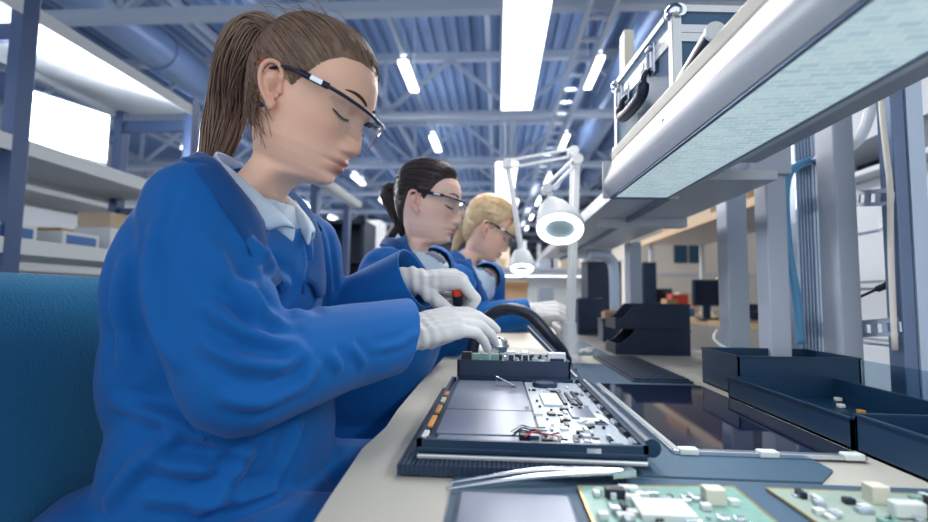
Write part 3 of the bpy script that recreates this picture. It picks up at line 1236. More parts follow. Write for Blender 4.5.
# loose wisps behind the ear and at the nape
wm = MB()
rw = random.Random(4)
for k in range(60):
    a = H1.w(hsurf(V((-.55 + rw.uniform(-.3, .25), -.8, rw.uniform(-.8, -.1)))))
    e = a + V((rw.uniform(-.01, .02), rw.uniform(-.012, .0), -rw.uniform(.03, .075)))
    wm.tube(crom([a, (a + e) / 2 + V((rw.uniform(-.012, .004), -.004, 0)), e], 4), [.0006] * 9, 3, False)
for k in range(90):
    d = V((rw.uniform(-.6, .9), rw.uniform(-.9, .9), rw.uniform(.4, 1))).normalized()
    s0 = hsurf(d)
    if s0.z < hairline(s0.x, s0.y) + .004:
        continue
    a = s0 + d * .009
    e = a + d * rw.uniform(.004, .012) + V((-.04, rw.uniform(-.01, .01), rw.uniform(-.01, .012)))
    wm.tube([H1.w(p) for p in crom([a, (a + e) / 2 + d * .006, e], 4)], [.0004] * 9, 3, False)
wm.build('loose_hair', 'hair_brown', hair, True)['kind'] = 'stuff'
g1 = glasses(H1, w1, 'navy_plastic')
for s_ in (-1, 1):
    MB().cyl(H1.w((-.046, s_ * .0805, .0185)), H1.w((-.026, s_ * .0835, .0215)), .0026, n=10).build('temple_tip', 'red_plastic', g1, True)
eo = EARS[-1]
MB().lathe([(.0001, .0035), (.0036, .0015), (.0040, 0), (.0001, -.001)], H1.w((-.014, -.0795, -.036)), Matrix.Rotation(math.radians(90), 3, 'X'), 12).build('earring', 'chrome', w1, True)
MB().sph(H1.w((-.014, -.0845, -.039)), .0033).build('earring_stone', 'navy_plastic', w1, True)
# ---------------------------------------------------------------- the two colleagues further down the bench
def colleague(label, H, nb, che, pel, R, L, f, skin, brow, hairmat, handR, handL, folds, seed, hair_kw, tail_ctrl, tail_r, tie_m, fringe=False, foot_x=-.02):
    l = V((0, 0, 1)).cross(V((f.x, f.y, 0)).normalized()).normalized()
    u = f.cross(l).normalized()
    shR, elR, wrR = R
    shL, elL, wrL = L
    hipR, hipL = pel - l * .10 + V((.04, 0, 0)), pel + l * .10 + V((.04, 0, 0))
    kR, kL = hipR + V((.40, -.02, .06)), hipL + V((.40, .02, .06))
    fR, fL = V((kR.x - .02, kR.y, .09)), V((kL.x - .02, kL.y, .09))
    bp = MB()
    ell(bp, che - u * .02, (f * .075, l * .09, u * .14))
    ell(bp, (che + pel) / 2, (f * .09, l * .12, u * .17))
    ell(bp, pel, (V((.13, 0, 0)), V((0, .17, 0)), V((0, 0, .12))))
    cap(bp, shR + l * .02 - u * .02, shL - l * .02 - u * .03, .022, .022)
    cap(bp, che + u * .05, nb - u * .05, .075, .044)
    chain(bp, [shR, elR, wrR], [.045, .036, .024])
    chain(bp, [shL, elL, wrL], [.045, .036, .024])
    chain(bp, [hipR, kR, fR], [.085, .055, .038])
    chain(bp, [hipL, kL, fL], [.085, .055, .038])
    for q in (fR, fL):
        cap(bp, q - V((.03, 0, .03)), q + V((.13, 0, -.04)), .04, .03)
    for hd in (handR, handL):
        hm, _ = hand_mesh(hd['wrist'], hd['fdir'], hd['dorsal'], hd['curls'], hd['thumb'], hd['side'], hd['scale'], .72)
        bp.add(hm.v, hm.f)
    vs, fs, ms = body_mesh(bp, H, nb - u * .02, (f, l, u), .050, .0065)
    w = finish('person', vs, fs, skin, None, attr=ms)
    tag(w, label, 'person')
    cm = MB()
    ell(cm, che - f * .01, (f * .135, l * .185, u * .20))
    ell(cm, che - u * .10 - f * .01, (f * .14, l * .185, u * .20))
    ell(cm, (che + pel) / 2 - u * .02, (f * .145, l * .19, u * .22))
    ell(cm, pel - V((.02, 0, 0)), (V((.20, 0, 0)), V((0, .215, 0)), V((0, 0, .18))))
    cap(cm, shR + l * .035, shL - l * .035, .062, .062)
    cap(cm, che + u * .09, nb - u * .055, .115, .070)
    cap(cm, shR + l * .05, nb - u * .045, .055, .055)
    cap(cm, shL - l * .05, nb - u * .045, .055, .055)
    aR, aL = (wrR - elR).normalized(), (wrL - elL).normalized()
    chain(cm, [shR, elR, wrR + aR * .05], [.072, .066, .052])
    chain(cm, [shL, elL, wrL + aL * .05], [.072, .066, .052])
    chain(cm, [hipR, hipR * .4 + kR * .6], [.13, .10])
    chain(cm, [hipL, hipL * .4 + kL * .6], [.13, .10])
    bv0 = BVHTree.FromPolygons([V(x) for x in cm.v], cm.f)
    fl = [x for x in (px_fold(bv0, *q) for q in folds) if x]
    vs, fs = coat_surface(cm, [(wrR + aR * .004, aR, .12), (wrL + aL * .004, aL, .12), (nb + f * .055 - u * .03, u * .76 + f * .65, .115)], .007, fl, seed, .0035)
    c = finish('lab_coat', vs, fs, 'coat', w, solid=.003)
    collar_mesh(nb - u * .012 - f * .004, f, l, u, c, 'coat_collar', 1.0, .15, lap=.062, over=(vs, fs))
    sm = MB()
    ell(sm, che + u * .03 + f * .008, (f * .100, l * .15, u * .18))
    cap(sm, che + u * .09, nb - u * .03, .108, .064)
    cap(sm, shR + l * .03 - u * .02, shL - l * .03 - u * .02, .045, .045)
    cap(sm, nb - u * .06, nb + u * .014 + f * .003, .062, .0565)
    vs, fs = coat_surface(sm, [(nb + f * .01, u * .85 + f * .5, .1)], .006, [], seed, .0015)
    sh_ = finish('shirt', vs, fs, 'shirt', w, solid=.002)
    collar_mesh(nb - u * .014 + f * .004, f, l, u, sh_, 'shirt', .84, .06, lap=.026, stand=.030)
    tm = MB()
    ell(tm, pel, (V((.145, 0, 0)), V((0, .185, 0)), V((0, 0, .135))))
    chain(tm, [hipR, kR, fR + V((0, 0, .02))], [.10, .075, .06])
    chain(tm, [hipL, kL, fL + V((0, 0, .02))], [.10, .075, .06])
    vs, fs = coat_surface(tm, [], .012, [], 5, .003)
    finish('trousers', vs, fs, 'trousers', w)
    for q in (fR, fL):
        sh = MB()
        cap(sh, q - V((.035, 0, .03)), q + V((.14, 0, -.04)), .048, .038)
        vs, fs = remesh(sh, .010, 3)
        finish('shoe', vs, fs, 'black_plastic', w)
    for hd, el in ((handR, elR), (handL, elL)):
        make_glove('glove', w, arm=el, voxel=.0032, **hd)
    face_features(H, w, brow)
    hr = hair_cap(H, w, hairmat, fringe=fringe, **hair_kw)
    tail(H, w, hairmat, tie_m, tail_ctrl, tail_r, 160, seed)
    glasses(H, w, 'navy_plastic')
    return w


H2 = Head(P(429, 205, 1.35), math.radians(-10), math.radians(8), 0.0, .985)
R2 = [P(386, 274, 1.22), P(372, 352, 1.20), P(384, 328, 1.31)]
L2 = [P(434, 268, 1.51), P(410, 335, 1.56), P(404, 322, 1.50)]
T2 = H2.w((-.100, 0, .030))
w2 = colleague('young woman with dark ponytail and clear glasses in blue coat, between the two others', H2,
               P(411, 248, 1.37), P(405, 304, 1.38), V((-.40, 1.38, .53)), R2, L2, V((.96, -.05, -.24)).normalized(),
               'skin_fair', 'brow_dark', 'hair_dark',
               dict(wrist=R2[2], fdir=V((.12, -.02, .03)), dorsal=V((0, -.3, .95)), curls=[(30, 40, 25)] * 4, thumb=(30, 40, 5, 15), side='R', scale=1.0),
               dict(wrist=L2[2], fdir=V((.12, 0, .03)), dorsal=V((0, .1, .95)), curls=[(30, 40, 25)] * 4, thumb=(30, 40, 5, 15), side='L', scale=1.0),
               [([(400, 262), (388, 285), (384, 312)], .012, .010), ([(376, 262), (366, 290), (366, 318)], .014, .009),
                ([(420, 270), (408, 292), (398, 318)], .012, .009), ([(430, 280), (418, 300), (408, 325)], .010, .008), ([(395, 245), (380, 268)], .012, .006)], 11,
               dict(thick=.007, tie=(-.098, 0, .025), n=700, seed=12, lift=.006),
               [T2, T2 + V((-.03, 0, -.004)), P(400, 222, 1.37), P(391, 240, 1.38), P(383, 262, 1.40)], .024, 'navy_plastic')

H3 = Head(P(488, 231, 1.85), math.radians(6), math.radians(25), math.radians(2), .97)
R3 = [P(457, 284, 1.75), P(462, 322, 1.74), P(526, 313, 1.80)]
L3 = [P(488, 278, 2.02), P(490, 318, 2.10), P(530, 320, 2.02)]
T3 = H3.w((-.098, 0, .015))
w3 = colleague('woman with blond fringe and low ponytail in blue coat, farthest of the three', H3,
               P(470, 262, 1.87), P(458, 305, 1.88), V((-.40, 1.88, .53)), R3, L3, V((.86, -.05, -.46)).normalized(),
               'skin_older', 'brow_blond', 'hair_blond',
               dict(wrist=R3[2], fdir=V((.22, .03, .015)), dorsal=V((-.1, -.6, .8)), curls=[(26, 50, 30), (28, 54, 32), (30, 56, 32), (32, 56, 32)], thumb=(26, 44, 0, 14), side='R', scale=1.32),
               dict(wrist=L3[2], fdir=V((.2, -.10, -.02)), dorsal=V((0, .1, .95)), curls=[(30, 40, 25)] * 4, thumb=(30, 40, 5, 15), side='L', scale=1.05),
               [([(456, 275), (448, 292), (446, 312)], .012, .010), ([(475, 280), (470, 300), (462, 318)], .012, .009), ([(490, 305), (480, 314), (470, 322)], .010, .008)], 17,
               dict(thick=.013, tie=(-.098, 0, .015), n=700, seed=22, lift=.010),
               [T3, T3 + V((-.02, 0, -.002)), P(464, 232, 1.86), P(458, 240, 1.86), P(453, 252, 1.86)], .024, 'navy_plastic', True)
# ---------------------------------------------------------------- the bench and everything on it
rb = random.Random(21)
TZ = TABLE
bench = thing('workbench', 'long cream-topped workbench the three women sit at', 'workbench', (.35, 1.6, 0))
# worktop with a gently worn, slightly wavy front edge
edge = [PZ(314, 522, TZ), PZ(331, 495, TZ), PZ(352, 464, TZ), PZ(362, 449, TZ), PZ(374, 438, TZ), PZ(386, 427, TZ), PZ(398, 409, TZ), PZ(414, 390, TZ), PZ(430, 372, TZ)]
poly = [(-.170, -.25), (-.172, .2)] + [(p.x, p.y) for p in edge] + [(-.185, 1.7), (-.185, 3.55), (.845, 3.55), (.845, -.25)]
MB().prism(poly, (1, 0, 0), (0, 1, 0), (0, 0, -.032), (0, 0, TZ)).build('worktop', 'worktop', bench)
MB().b2((.845, -.25, TZ - .036), (.862, 3.55, TZ + .002), .002).build('edge_strip', 'white_paint', bench)
for y in (-.1, 1.62, 3.4):
    MB().b2((.70, y - .03, 0), (.76, y + .03, TZ - .032), .004).build('leg', 'grey_paint', bench)
    MB().b2((.10, y - .02, TZ - .09), (.76, y + .02, TZ - .032)).build('rail', 'grey_paint', bench)
MB().b2((.72, -.1, .30), (.75, 3.4, .36)).build('stretcher', 'grey_paint', bench)


def slab(name, mat_, pts, z0, z1, label, cat, group=None, parts=None):
    mb = MB().prism([(p[0], p[1]) for p in pts], (1, 0, 0), (0, 1, 0), (0, 0, z1 - z0), (0, 0, z0))
    c = (sum(p[0] for p in pts) / len(pts), sum(p[1] for p in pts) / len(pts), z0)
    o = mb.build(name, mat_, None, loc=c)
    return tag(o, label, cat, group)


# mats
MZ = TZ + .003
ma, mb_ = PZ(822, 482, TZ + .003), PZ(833, 470, TZ + .003)
bm_pts = [(.02, ma.y), (ma.x, ma.y), (mb_.x, mb_.y), (mb_.x + .004, 1.03), (.50, 1.04), (.50, 1.62), (.02, 1.62)]
slab('work_mat', 'esd_mat', bm_pts, TZ, TZ + .003, 'large blue-grey antistatic mat with a clipped corner under the laptop and loose screen', 'mat')
rp = thing('foam_pad', 'dark ribbed foam pad jutting out in front of the opened laptop', 'pad', (0, .8, MZ))
MB().prism([(-.117, .583), (.150, .583), (.150, 1.07), (-.117, 1.07)], (1, 0, 0), (0, 1, 0), (0, 0, .012), (0, 0, MZ)).build('foam', 'ribbed_mat', rp)
LZ = MZ + .012
slab('work_mat', 'esd_mat', [(-.048, .20), (.70, .20), (.70, ma.y - .008), (-.048, ma.y - .010)], TZ, TZ + .003, 'dark antistatic mat along the bottom of the picture under the green circuit board', 'mat')
pl = thing('laptop_cover', 'glossy dark laptop lid lying beside the green circuit board', 'laptop lid', (.02, .43, MZ))
MB().box((.020, .405, MZ + .004), (.115, .235, .008), None, .003).build('panel', 'graphite', pl)
MB().box((.020, .405, MZ + .0085), (.105, .225, .001)).build('inlay', 'graphite', pl)
slab('work_mat', 'esd_mat', [(.26, 1.86), (.43, 1.86), (.43, 2.5), (.26, 2.5)], TZ, TZ + .003, 'far antistatic mat beyond the magnifier lamp post, loose parts on it', 'mat')
for k in range(5):
    p = (rb.uniform(.29, .41), rb.uniform(1.90, 2.15), MZ)
    o = MB().box((p[0], p[1], MZ + .006), (.022, .03, .012), Matrix.Rotation(rb.random() * 3, 3, 'Z'), .003).build('component', 'chip_white', None, loc=p)
    tag(o, 'small white loose component on the far antistatic mat', 'component', 'white components on the far mat')

# ---- opened laptop, seen from below: hinge side to the right
fl_, fr_, bl_, br_ = PZ(409, 444, LZ + .024), PZ(629, 441, LZ + .024), PZ(455, 376, LZ + .024), PZ(583, 375, LZ + .024)
YL0, YL1 = (fl_.y + fr_.y) / 2, min(bl_.y, 1.075)
XL0, XL1 = (fl_.x + bl_.x) / 2, (fr_.x + br_.x) / 2
lap = thing('laptop', 'dark laptop with its bottom cover off, showing battery and mainboard', 'laptop', ((XL0 + XL1) / 2, (YL0 + YL1) / 2, LZ))
LT = LZ + .024
WX = XL1 - XL0
MB().b2((XL0, YL0, LZ), (XL1, YL1, LZ + .006), .002).build('lid', 'aluminium', lap)
mb = MB()
mb.b2((XL0, YL0, LZ + .0065), (XL1, YL1, LZ + .016), .003)
t = .006
mb.b2((XL0, YL0, LZ + .015), (XL1, YL0 + t, LT)).b2((XL0, YL1 - t, LZ + .015), (XL1, YL1, LT)).b2((XL0, YL0, LZ + .015), (XL0 + t, YL1, LT)).b2((XL1 - t, YL0, LZ + .015), (XL1, YL1, LT))
mb.b2((XL0 + WX * .45, YL0 - .0006, LT - .010), (XL0 + WX * .62, YL0 + .001, LT - .006))
mb.build('chassis', 'tray_black', lap)
MB().b2((XL0 + WX * .74, YL0 - .001, LT - .010), (XL0 + WX * .80, YL0 + .002, LT - .004)).build('port', 'silver', lap)
XB = XL0 + WX * .565
IZ = LZ + .016
mb = MB()
mb.b2((XL0 + .018, YL0 + .045, IZ), (XB - .004, YL1 - .02, IZ + .0045), .001)
mb.build('battery', 'graphite', lap)
MB().b2((XL0 + .018, (YL0 * .62 + YL1 * .38), IZ + .0045), (XB - .004, (YL0 * .62 + YL1 * .38) + .002, IZ + .0050)).build('battery_seam', 'dark_board', lap)
MB().b2((XL0 + .022, YL0 + .010, IZ), (XB - .030, YL0 + .042, IZ + .003), .001).build('touchpad_board', 'graphite', lap)
mb = MB()
mb.b2((XB, YL0 + .010, IZ), (XL1 - .012, YL1 - .012, IZ + .002))
mb.build('mainboard', 'pcb_pale', lap)
MB().b2((XB + .020, YL0 + .23, IZ + .002), (XB + .052, YL0 + .32, IZ + .006), .001).build('processor_plate', 'chip_white', lap)
MB().b2((XL1 - .055, YL0 + .12, IZ + .002), (XL1 - .018, YL0 + .185, IZ + .004), .001).build('wireless_card', 'chip_white', lap)
MB().b2((XB + .055, YL0 + .15, IZ + .002), (XL1 - .03, YL0 + .22, IZ + .0045), .001).build('memory_cover', 'graphite', lap)
for i, (a, b_) in enumerate([(.055, .33), (.068, .34), (.081, .35)]):
    MB().b2((XB + a, YL0 + .24, IZ + .002), (XB + a + .006, YL0 + b_, IZ + .006), .001).build('heat_pipe', 'chip_black', lap)
mb = MB().lathe([(.0, .008), (.020, .008), (.020, .003), (.024, .003), (.024, .0085), (.026, .0085), (.026, 0)], (XB + .040, YL1 - .055, IZ + .002), None, 24)
mb.build('fan', 'dark_board', lap)
mb = MB()
for k in range(10):
    a = TAU * k / 10
    mb.bar((XB + .040 + .006 * math.cos(a), YL1 - .055 + .006 * math.sin(a), IZ + .008), (XB + .040 + .019 * math.cos(a + .4), YL1 - .055 + .019 * math.sin(a + .4), IZ + .008), .0012, .005)
mb.build('fan_blades', 'graphite', lap)
for k in range(98):
    x = rb.uniform(XB + .004, XL1 - .020)
    y = rb.uniform(YL0 + .018, YL1 - .03) if k > 45 else rb.uniform(YL0 + .018, YL0 + .15)
    if (x - XB - .04) ** 2 + (y - YL1 + .055) ** 2 < .03 ** 2:
        continue
    w_, d_ = rb.choice([(.006, .009), (.009, .006), (.011, .013), (.004, .004), (.014, .006), (.005, .018), (.003, .012)])
    MB().box((x, y, IZ + .0035), (w_, d_, rb.uniform(.002, .006)), None).build('chip', rb.choice(['chip_white', 'chip_white', 'chip_black', 'chip_black', 'silver', 'graphite', 'pcb_pale', 'navy_plastic']), lap)
for k in range(9):
    y = YL0 + .03 + k * (YL1 - YL0 - .08) / 8
    MB().box((XL1 - .010, y, IZ + .005), (.005, .024, .004)).build('connector', 'chip_black' if k % 2 else 'silver', lap)
# edge tapes and cables on the left
for k, (a, b_, m_) in enumerate([(.06, .12, 'orange_foil'), (.14, .19, 'orange_foil'), (.215, .25, 'cream'), (.01, .04, 'chip_white'), (.27, .30, 'copper')]):
    MB().b2((XL0 + .004, YL0 + a, LT - .003), (XL0 + .011, YL0 + b_, LT + .0008), .0006).build('foil_tape', m_, lap)
for k in range(6):
    p = V((XB - .035 + rb.uniform(-.01, .015), YL0 + .022 + .006 * k, IZ + .008))
    pts = crom([p, p + V((.012, .004, .006)), p + V((.024, rb.uniform(-.01, .012), .003)), p + V((.044, .006 + .002 * k, .001))], 5)
    MB().tube(pts, .0010, 6).build('cable', ['red_wire', 'chip_black', 'navy_plastic', 'navy_plastic', 'chip_white', 'chip_black'][k], lap, True)
MB().box((XB - .024, YL0 + .035, IZ + .006), (.014, .02, .010), None, .002).build('cable_connector', 'navy_plastic', lap)
pts = crom([(XB - .055, YL1 - .075, IZ + .006), (XB - .062, YL1 - .072, IZ + .022), (XB - .045, YL1 - .078, IZ + .016), (XB - .02, YL1 - .085, IZ + .006)], 5)
mb = MB()
rows = [[p + V((0, -.007, 0)), p + V((0, .007, 0)), p + V((0, .007, .0008)), p + V((0, -.007, .0008))] for p in pts]
mb.grid(rows, True); mb.f.append((0, 1, 2, 3)); mb.m.append(0)
mb.build('ribbon_cable', 'silver', lap, True)
MB().cyl((XL1 + .010, YL0 + .02, LT - .008), (XL1 + .010, YL1 - .01, LT - .008), .0115, n=20).build('hinge', 'tray_black', lap, True, angle=40)
for x, y in ((XL0 + .012, YL0 + .012), (XL1 - .014, YL0 + .014), (XL0 + .012, YL1 - .014), (XL1 - .016, YL1 - .016), (XB - .01, YL0 + .2)):
    MB().cyl((x, y, IZ), (x, y, LT + .0005), .0028, n=10).build('screw_post', 'silver', lap)

# loose hinge trims beside it
for i, (a, b_, w_, m_, lb) in enumerate([((600, 391), (636, 437), .008, 'aluminium', 'slim silver trim strip beside the laptop hinge, with red tape'), ]):
    p, q = PZ(*a, MZ + .003), PZ(*b_, MZ + .003)
    tr_ = thing('trim_strip', lb, 'strip', ((p + q) / 2).to_tuple()[:2] + (MZ,))
    MB().bar(p, q, w_, .005).build('strip_body', m_, tr_)
    MB().bar(p * .45 + q * .55 + V((0, 0, .0028)), q * .93 + p * .07 + V((0, 0, .0028)), .0045, .0008).build('tape', 'red_plastic', tr_)

# LCD panel
lcd = thing('screen_panel', 'bare glossy laptop screen panel lying flat beside the black trays', 'screen', (.36, .9, MZ))
X0, X1 = (PZ(663, 455, MZ).x + PZ(604, 387, MZ).x) / 2, (PZ(850, 459, MZ).x + PZ(706, 387, MZ).x) / 2
Y0, Y1 = (PZ(663, 455, MZ).y + PZ(850, 459, MZ).y) / 2, PZ(655, 387, MZ).y
MB().b2((X0, Y0, MZ), (X1, Y1, MZ + .005), .001).build('backing', 'aluminium', lcd)
MB().b2((X0 + .010, Y0 + .010, MZ + .005), (X1 - .003, Y1 - .004, MZ + .0062)).build('glass', 'screen_glass', lcd)
MB().b2((X0 + .001, Y0 + .001, MZ + .005), (X0 + .009, Y1 - .002, MZ + .0068)).build('bezel', 'aluminium', lcd)
mb = MB().b2((X0 + .0005, Y0 - .003, MZ), (X1 + .001, Y0 + .008, MZ + .0066), .001)
mb.build('bezel', 'silver', lcd)
for x in (X0 + .02, (X0 + X1) / 2, X1 - .016):
    MB().b2((x - .013, Y0 - .005, MZ), (x + .013, Y0 + .010, MZ + .009), .002).build('bracket', 'chip_white', lcd)

# keyboard
kb = thing('keyboard', 'black laptop keyboard lying loose in front of the bin stack', 'keyboard', (.41, 1.40, TZ))
kx0, kx1 = PZ(632, 382, MZ).x, PZ(692, 383, MZ).x
ky0, ky1 = PZ(660, 383, MZ).y, PZ(620, 358, MZ).y
MB().b2((kx0, ky0, MZ), (kx1, ky1, MZ + .005), .001).build('base', 'keycap', kb)
nrow, ncol = 6, 15
for r in range(nrow):
    for c in range(ncol):
        x = kx0 + .006 + (kx1 - kx0 - .012) * (r + .5) / nrow
        y = ky0 + .006 + (ky1 - ky0 - .012) * (c + .5) / ncol
        MB().box((x, y, MZ + .0075), ((kx1 - kx0) / nrow * .80, (ky1 - ky0) / ncol * .84, .005), None, .001).build('key', 'keycap', kb)
MB().box((kx0 + .01, ky1 + .01, MZ + .002), (.02, .035, .001)).build('ribbon', 'chip_white', kb)

# black network box with open top in front of the hands
bx0, bx1 = PZ(457, 376, LT).x, PZ(568, 376, LT).x
YB = YL1 + .010
nz = LZ
ub = thing('router_box', 'black electronics box with its open port board on top, under the gloved hand', 'electronics box', ((bx0 + bx1) / 2, YB + .06, MZ))
HB = .072
mb = MB()
mb.b2((bx0, YB, MZ), (bx1, YB + .004, MZ + HB)).b2((bx0, YB + .13, MZ), (bx1, YB + .134, MZ + HB)).b2((bx0, YB, MZ), (bx0 + .004, YB + .134, MZ + HB)).b2((bx1 - .004, YB, MZ), (bx1, YB + .134, MZ + HB)).b2((bx0, YB, MZ), (bx1, YB + .134, MZ + .004))
mb.build('casing', 'dark_board', ub)
BT = MZ + HB
MB().b2((bx0 + .006, YB + .006, BT - .014), (bx1 - .006, YB + .128, BT - .010)).build('circuit_board', 'pcb_green', ub)
for k, x in enumerate((.120, .152)):
    c = V((bx0 + x, YB + .020, BT))
    j = MB().box(c, (.018, .024, .040), None, .001).build('network_port', 'silver', ub)
    MB().box(c + V((0, -.0124, .001)), (.012, .001, .022)).build('socket', 'chip_black', j)
for k in range(3):
    MB().box((bx0 + .042 + k * .021, YB + .018, BT - .001), (.018, .016, .028), None, .001).build('terminal_block', 'pcb_green', ub)
c = V((bx0 + .222, YB + .018, BT))
j = MB().box(c, (.040, .018, .036), None, .001).build('serial_port', 'silver', ub)
MB().box(c + V((0, -.0094, 0)), (.030, .001, .012), None).build('socket', 'chip_black', j)
c = V((bx0 + .020, YB + .02, BT - .001))
MB().box(c, (.022, .02, .034), None, .001).build('power_socket', 'chip_black', ub)
for k in range(28):
    x, y = rb.uniform(bx0 + .015, bx1 - .015), rb.uniform(YB + .036, YB + .12)
    s_ = rb.uniform(.006, .014)
    MB().box((x, y, BT - .005), (s_, s_ * .8, rb.uniform(.006, .02))).build('component', rb.choice(['chip_white', 'silver', 'chip_black', 'pcb_pale', 'gold']), ub)

# tweezers on the mats
tw = thing('tweezers', 'long steel tweezers lying across the mat edge in front of the laptop', 'tweezers', PZ(540, 480, MZ).to_tuple())
a0, a1, e0 = PZ(446, 489, MZ + .004), PZ(448, 483, MZ + .004), PZ(632, 472, LZ * .5 + MZ * .5 + .006)
MB().tube(crom([a0, a0 * .5 + e0 * .5 + V((0, -.004, .006)), e0], 8), [.0012 + .0028 * math.sin(min(1, i / 12) * 1.5) for i in range(17)], 8).build('arm', 'silver', tw, True)
MB().tube(crom([a1, a1 * .5 + e0 * .5 + V((0, .006, .006)), e0 + V((0, .002, 0))], 8), [.0012 + .0026 * math.sin(min(1, i / 12) * 1.5) for i in range(17)], 8).build('arm', 'silver', tw, True)
MB().bar(e0 * .88 + a0 * .12, e0 + (e0 - a0) * .01, .012, .008).build('joint', 'silver', tw)


def board(name, label, pts, m_, n, seed, big, group=None):
    r_ = random.Random(seed)
    c = sum((V((p[0], p[1], 0)) for p in pts), V()) / len(pts)
    th = thing(name, label, 'circuit board', (c.x, c.y, MZ))
    MB().prism(pts, (1, 0, 0), (0, 1, 0), (0, 0, .0035), (0, 0, MZ)).build('board', m_, th)
    e = MB()
    for i in range(len(pts)):
        p, q = V((*pts[i], MZ + .0035)), V((*pts[(i + 1) % len(pts)], MZ + .0035))
        e.bar(p, q, .002, .0008)
    e.build('edge_track', 'gold', th)
    A, B, D = V((*pts[0], 0)), V((*pts[1], 0)), V((*pts[3], 0))
    for k in range(n):
        u_, v_ = r_.uniform(.06, .92), r_.uniform(.06, .94)
        p = A + (B - A) * u_ + (D - A) * v_
        w_, d_, h_ = r_.choice([(.007, .010, .005), (.005, .006, .003), (.010, .008, .006), (.016, .009, .005), (.006, .014, .007), (.004, .004, .003)])
        MB().box((p.x, p.y, MZ + .0035 + h_ / 2), (w_, d_, h_), None, .0008).build('component', r_.choice(['chip_white', 'chip_white', 'silver', 'pcb_pale', 'chip_black', 'pcb_green']), th)
    for (u_, v_, w_, d_, h_, m2) in big:
        p = A + (B - A) * u_ + (D - A) * v_
        MB().box((p.x, p.y, MZ + .0035 + h_ / 2), (w_, d_, h_), None, .001).build('chip', m2, th)
    return th


q = [PZ(578, 489, MZ), PZ(720, 489, MZ)]
board('circuit_board', 'green circuit board with white components, beside the glossy dark laptop lid', [(.092, .33), (.262, .33), (.268, q[1].y), (.092, q[0].y)], 'pcb_green', 88, 5,
      [(.42, .72, .052, .040, .008, 'chip_white'), (.78, .86, .02, .016, .016, 'cream'), (.2, .88, .02, .012, .01, 'chip_black'), (.3, .93, .02, .01, .008, 'chip_white')])
q = [PZ(766, 491, MZ), PZ(928, 490, MZ)]
b2_ = board('circuit_board', 'olive circuit board with a black finned heatsink at bottom right corner', [(.310, .30), (.484, .30), (.484, q[0].y), (q[0].x, q[0].y)], 'pcb_olive', 88, 9,
            [(.42, .55, .050, .030, .008, 'chip_white'), (.55, .9, .018, .016, .018, 'cream'), (.62, .30, .04, .03, .008, 'chip_black')])
hs = MB().box((.440, .505, MZ + .010), (.048, .022, .006))
for k in range(8):
    hs.box((.419 + k * .006, .505, MZ + .018), (.002, .022, .014))
hs.build('heatsink', 'chip_black', b2_)
MB().box((.400, .512, MZ + .012), (.03, .012, .015), None, .002).build('connector', 'chip_white', b2_)


# black trays
def tray(label, x0, y0, x1, y1, h, rz=0.0):
    c = V(((x0 + x1) / 2, (y0 + y1) / 2, TZ))
    th = thing('parts_tray', label, 'tray', c, rz)
    mb = MB()
    t = .004
    w_, d_ = (x1 - x0), (y1 - y0)
    Wd = world(th)
    mb.b2((-w_ / 2, -d_ / 2, 0), (w_ / 2, d_ / 2, t))
    mb.b2((-w_ / 2, -d_ / 2, 0), (w_ / 2, -d_ / 2 + t, h)).b2((-w_ / 2, d_ / 2 - t, 0), (w_ / 2, d_ / 2, h))
    mb.b2((-w_ / 2, -d_ / 2, 0), (-w_ / 2 + t, d_ / 2, h)).b2((w_ / 2 - t, -d_ / 2, 0), (w_ / 2, d_ / 2, h))
    mb.v = [Wd @ V(p) for p in mb.v]
    mb.build('body', 'tray_black', th)
    rim = MB()
    for (a, b_) in (((-w_ / 2, -d_ / 2), (w_ / 2, -d_ / 2)), ((w_ / 2, -d_ / 2), (w_ / 2, d_ / 2)), ((w_ / 2, d_ / 2), (-w_ / 2, d_ / 2)), ((-w_ / 2, d_ / 2), (-w_ / 2, -d_ / 2))):
        rim.bar((*a, h), (*b_, h), .006, .003)
    rim.v = [Wd @ V(p) for p in rim.v]
    rim.build('rim', 'tray_black', th)
    return th


ta = PZ(739, 397, TZ)
tray('tall black parts tray, the rearmost of the three trays by the posts', ta.x, ta.y, ta.x + .262, ta.y + .19, .090)
tb, tb2 = PZ(853, 451, TZ), PZ(738, 397, TZ)
tray('low black parts tray with a few tiny screws in it, middle of the three', tb.x, tb.y, tb.x + .225, min(tb2.y, ta.y - .008), .046)
tray('black parts tray cut off by the right picture edge, nearest of the three', tb.x + .002, tb.y - .27, tb.x + .23, tb.y - .004, .053)
for k, (px, py, m_) in enumerate([(841, 407, 'chip_white'), (861, 413, 'orange_foil'), (846, 416, 'chip_black'), (852, 399, 'chip_white')]):
    p = PZ(px, py, TZ + .006)
    p.x = min(max(p.x, tb.x + .012), tb.x + .21); p.y = min(max(p.y, tb.y + .02), ta.y - .04)
    o = MB().box((p.x, p.y, TZ + .0085), (.012, .012, .008), None, .002).build('component', m_, None, loc=(p.x, p.y, TZ + .004))
    tag(o, ['tiny white block at left in the low middle tray', 'tiny orange part in the low middle tray', 'tiny black chip in the low middle tray', 'tiny white block at the back of the low middle tray'][k], 'component')


